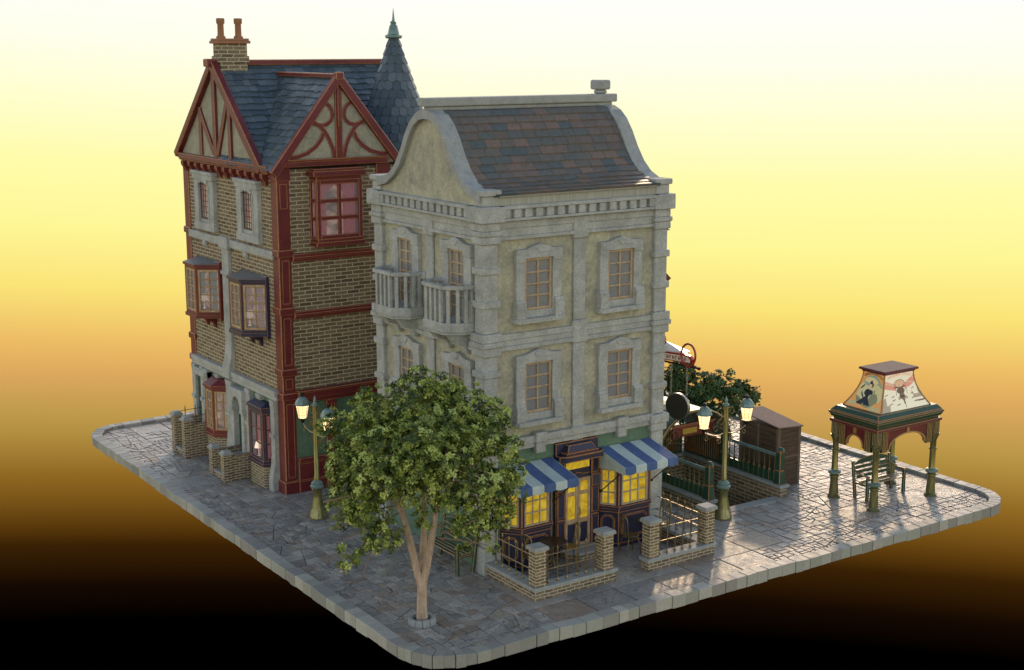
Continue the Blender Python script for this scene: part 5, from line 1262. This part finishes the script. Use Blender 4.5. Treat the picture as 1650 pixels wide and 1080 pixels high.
# ------------------------------------------------------------ trees
CD = Vector((.5528,.8089,-.2)); CR = Vector((.8256,-.5642,0))
def foliage(name, par, mat, lobes, density, leaf, seed, squash=1.0):
    """lobes: (x,y,z,r) balls; leaf-sized faces gathered in small sprays through their outer volume"""
    g = np.random.default_rng(seed); V = []; TN = []
    for (x, y, z, r) in lobes:
        ns = int(density*r*r)
        dirs = g.normal(size=(ns,3)); dirs /= np.linalg.norm(dirs, axis=1)[:,None]
        shell = g.uniform(size=ns) < .62
        rad_ = np.where(shell, g.uniform(.84, 1.10, ns), g.uniform(.3, .84, ns))[:,None]*r
        cen = np.array([x,y,z])+dirs*rad_*np.array([1,1,squash])
        k = 30
        # every spray is a small dished rosette of leaves facing out and up
        ax = dirs*.9+np.array([0,0,.75])+g.normal(size=(ns,3))*.35; ax /= np.linalg.norm(ax,axis=1)[:,None]
        e1 = np.cross(ax, g.normal(size=(ns,3))); e1 /= np.linalg.norm(e1,axis=1)[:,None]; e2 = np.cross(ax, e1)
        sr = leaf*g.uniform(1.15, 2.0, (ns,1))
        ph = g.uniform(0, 2*np.pi, (ns,k)); lob_ = .70+.30*np.cos(5*ph+g.uniform(0,6,(ns,1))); rr = sr*np.sqrt(g.uniform(.02,1,(ns,k)))*lob_
        pts = cen[:,None,:]+e1[:,None,:]*(rr*np.cos(ph))[...,None]+e2[:,None,:]*(rr*np.sin(ph))[...,None]+ax[:,None,:]*(g.normal(size=(ns,k))*.018-rr**2*1.2)[...,None]
        pts = pts.reshape(-1,3); n = len(pts)
        tone = np.clip(np.repeat(g.uniform(0,1,ns),k)*.75+g.uniform(0,.25,n),0,1); TN.append(tone)
        nrm = np.repeat(ax,k,axis=0)+g.normal(size=(n,3))*.38; nrm /= np.linalg.norm(nrm,axis=1)[:,None]
        t = np.cross(nrm, g.normal(size=(n,3))); t /= np.linalg.norm(t,axis=1)[:,None]; b = np.cross(nrm, t)
        s = leaf*g.uniform(.6, 1.1, (n,1))
        q = np.stack([pts-t*s*.5, pts+b*s*.30+nrm*s*.05, pts+t*s*.5-nrm*s*.10, pts-b*s*.30+nrm*s*.05], axis=1); V.append(q)
    V = np.concatenate(V).reshape(-1,3); n = len(V)//4
    loc = np.array(par['_loc']) if '_loc' in par else 0
    me = bpy.data.meshes.new(name); me.vertices.add(4*n); me.vertices.foreach_set('co', (V-loc).ravel())
    me.loops.add(4*n); me.loops.foreach_set('vertex_index', np.arange(4*n)); me.polygons.add(n); me.polygons.foreach_set('loop_start', np.arange(0,4*n,4)); me.update(); at_ = me.attributes.new('tone', 'FLOAT', 'FACE'); at_.data.foreach_set('value', np.concatenate(TN))
    me.materials.append(mat); o = bpy.data.objects.new(name, me); COL.objects.link(o); o.parent = par; return o, n
def px_dir(rightm, up, depth): # offsets in metres around the trunk, given along the street plan
    return (CR.x*rightm+CD.x*depth, CR.y*rightm+CD.y*depth, up)
def main_tree():
    bx, by = -2.60, -1.55
    rt = root('street_tree', (bx, by, 0), 'leafy olive-green tree with three pale stems in front of the cream house', 'tree')
    def P(r_, z, d=0): o = px_dir(r_, 0, d); return (bx+o[0], by+o[1], z)
    limbs = [([P(0,0),P(0,.35),P(.01,.9),P(.02,1.05)],[.135,.11,.105,.10]),
      ([P(-.02,.85),P(-.12,1.35,-.05),P(-.25,1.95,-.1),P(-.38,2.5,-.1),P(-.42,3.0,0),P(-.36,3.6,.1),P(-.2,4.3,.2)],[.085,.085,.075,.065,.055,.04,.02]),
      ([P(.04,.9),P(.14,1.4,-.1),P(.24,1.95,-.15),P(.34,2.6,-.1),P(.42,3.2,.1),P(.6,3.9,.2)],[.085,.08,.075,.06,.04,.02]),
      ([P(.04,.95,.1),P(.02,1.5,.3),P(.06,2.1,.4),P(.04,2.8,.5),P(.1,3.8,.5),P(.15,4.6,.4)],[.08,.075,.07,.055,.035,.015]),
      ([P(-.38,2.5,-.1),P(-.55,2.8,-.3),P(-.8,3.2,-.6),P(-1.2,3.5,-.8)],[.05,.04,.03,.012]),
      ([P(-.34,2.3,-.1),P(-.45,2.62,-.25),P(-.5,3.1,-.5)],[.04,.03,.015]),
      ([P(.34,2.6,-.1),P(.55,2.95,-.2),P(.85,3.4,-.4),P(1.2,3.8,-.5)],[.05,.04,.03,.01])]
    m = MB()
    for p, r_ in limbs: m.tube(p, r_, 9)
    m.obj('trunk', BARK, rt, smooth=True)
    m = MB()
    for a in ([P(-.42,2.45),P(-.8,2.25,-.2),P(-1.3,2.1,-.3),P(-1.75,1.8,-.3)],[P(-.4,2.6),P(-1.0,2.62,-.4),P(-1.6,2.3,-.5),P(-1.95,2.2,-.5)],[P(.4,1.95,-.2),P(.85,2.0,-.5),P(1.35,1.95,-.6),P(1.8,1.65,-.6)],
              [P(.42,2.05,-.2),P(.8,2.25,-.6),P(1.15,2.55,-.8)],[P(-1.9,2.95,-.9),P(-1.4,3.05,-.8),P(-.9,2.95,-.5)],[P(-.3,2.2,-.2),P(-.62,2.15,-.4),P(-.85,1.9,-.6)],[P(-.9,2.1,-.4),P(-1.05,1.6,-.6),P(-1.2,1.2,-.6)],[P(-1.1,2.0,-.4),P(-1.35,1.6,-.5),P(-1.6,1.35,-.5)]):
        m.tube(a, [.02,.014,.010,.004][:len(a)], 5)
    g = random.Random(5)
    for i in range(46):
        a = g.uniform(0, 2*pi); el = g.uniform(-.4, 1.1); r0, r1 = g.uniform(.6, 1.1), g.uniform(1.5, 2.15)
        c = Vector(P(.02, 3.3)); dd = Vector((cos(a)*cos(el), sin(a)*cos(el), sin(el)*.9))
        p0, p1 = c+dd*r0, c+dd*r1; mid = (p0+p1)/2+Vector((g.uniform(-.15,.15), g.uniform(-.15,.15), g.uniform(-.12,.2))); m.tube([p0, mid, p1], [.014,.010,.004], 4)
    m.obj('twigs', TWIG, rt)
    lob = []
    g = random.Random(3)
    # (right, height, depth, radius) of the leaf masses
    L = [(-1.15,4.3,0,.62),(-.1,4.5,.1,.80),(.75,4.5,.2,.72),(1.3,4.15,.1,.58),(-1.5,3.95,-.2,.42),(-.75,3.75,-.9,.72),(.4,3.85,-1.0,.85),(1.3,3.4,-.5,.66),(1.72,3.0,0,.46),(-1.3,3.15,-.3,.60),
         (-1.0,2.75,-.6,.46),(1.2,2.65,-.4,.50),(-1.62,3.35,-.1,.30),(0,5.0,.2,.48),(.5,5.0,.1,.40),(-.95,4.8,0,.36),(1.5,4.5,.2,.36),(-.3,4.1,1.0,.9),(.9,3.9,1.0,.85),(-1.0,3.6,1.0,.75),(.3,3.5,1.1,.8),(-1.7,4.4,0,.28),
         (-.72,2.2,-.6,.36),(-1.0,2.0,-.5,.26),(-1.4,2.65,-.4,.28),(-1.5,1.5,-.5,.17),(-1.28,1.72,-.5,.15),(-1.62,1.85,-.4,.13),(1.6,2.5,-.3,.36),(.85,2.3,-.5,.24),(1.25,2.15,-.5,.22),(-1.95,4.3,0,.18),(-1.7,2.35,-.4,.17),(1.85,3.85,.1,.30),(1.98,3.4,0,.24),(-.1,4.1,-.9,.62),
         (-.2,3.2,-.5,.42),(.5,3.1,-.5,.42),(-1.78,2.8,-.4,.17),(-1.8,3.65,-.3,.20),(.9,1.8,-.5,.14),(1.5,1.85,-.5,.14),(.15,2.45,-.2,.26),(-.45,1.95,-.3,.12),(0,3.4,.4,.6)]
    for r_, h, d, ra in L:
        p = P(r_, h, d); lob.append((*p, ra))
    o, n = foliage('crown', rt, LEAF, lob, 290, .082, 4)
    p = root('tree_ring', (bx, by, 0), 'low round ring of grey kerb stones around the tree foot', 'planter')
    m = MB(); n_ = 11; g = random.Random(2); a = .2
    for i in range(n_):
        w = 2*pi/n_*g.uniform(.85, 1.12) if i < n_-1 else (2*pi+.2-a); a1 = a+w-.03; vs = []
        z = .13+g.uniform(-.008,.008)
        for aa in (a, (a+a1)/2, a1):
            for r_, zz in ((.20,-.01),(.20,z),(.29,z),(.31,-.01)): vs.append((bx+r_*cos(aa), by+r_*sin(aa), zz))
        fs = [(0,1,2,3),(11,10,9,8)]
        for k in range(2):
            for q in range(4): fs.append((4*k+q, 4*k+(q+1)%4, 4*k+4+(q+1)%4, 4*k+4+q))
        m.add(vs, fs); a += w
    m.obj('ring_stones', COPING, p, bevel=.012)
    m = MB(); m.lathe([(.215,0),(.215,.035),(.1,.06),(.01,.07)], (bx,by,0), 16); m.obj('soil', SOIL, p)
main_tree()
def back_tree():
    bx, by = 12.6, 6.2
    rt = root('small_tree', (bx, by, 0), 'dark green bushy tree behind the shed and street lamp', 'tree')
    def P(r_, z, d=0): o = px_dir(r_, 0, d); return (bx+o[0], by+o[1], z)
    m = MB(); m.tube([P(0,0),P(.05,.4),P(0,.9)], [.13,.10,.07], 8); m.tube([P(0,.5),P(.6,.9),P(1.1,1.3)], [.05,.03,.01], 6); m.tube([P(0,.6),P(-.7,1.2)], [.05,.02], 6); m.tube([P(.4,.9),P(.9,1.6)],[.03,.01],5); m.obj('trunk', BARK, rt, smooth=True)
    L = [(-1.0,1.75,0,.55),(-1.45,1.5,0,.5),(-.35,1.5,0,.5),(.1,1.65,0,.42),(.55,1.35,0,.42),(.9,1.5,0,.28),(-.7,1.0,0,.6),(.2,.9,0,.5),(.8,.8,0,.3),(1.35,1.25,0,.24),(1.1,1.2,0,.22),(.55,1.95,0,.10),(-1.2,.8,0,.5),(-.9,2.1,0,.35),(-.2,.5,0,.5)]
    foliage('crown', rt, LEAF2, [(*P(a, b+.0, c), r_) for a, b, c, r_ in L], 330, .10, 9)
back_tree()
cream_building(); timber_house()
print('objects', len(bpy.data.objects), 'faces', sum(len(m.polygons) for m in bpy.data.meshes))
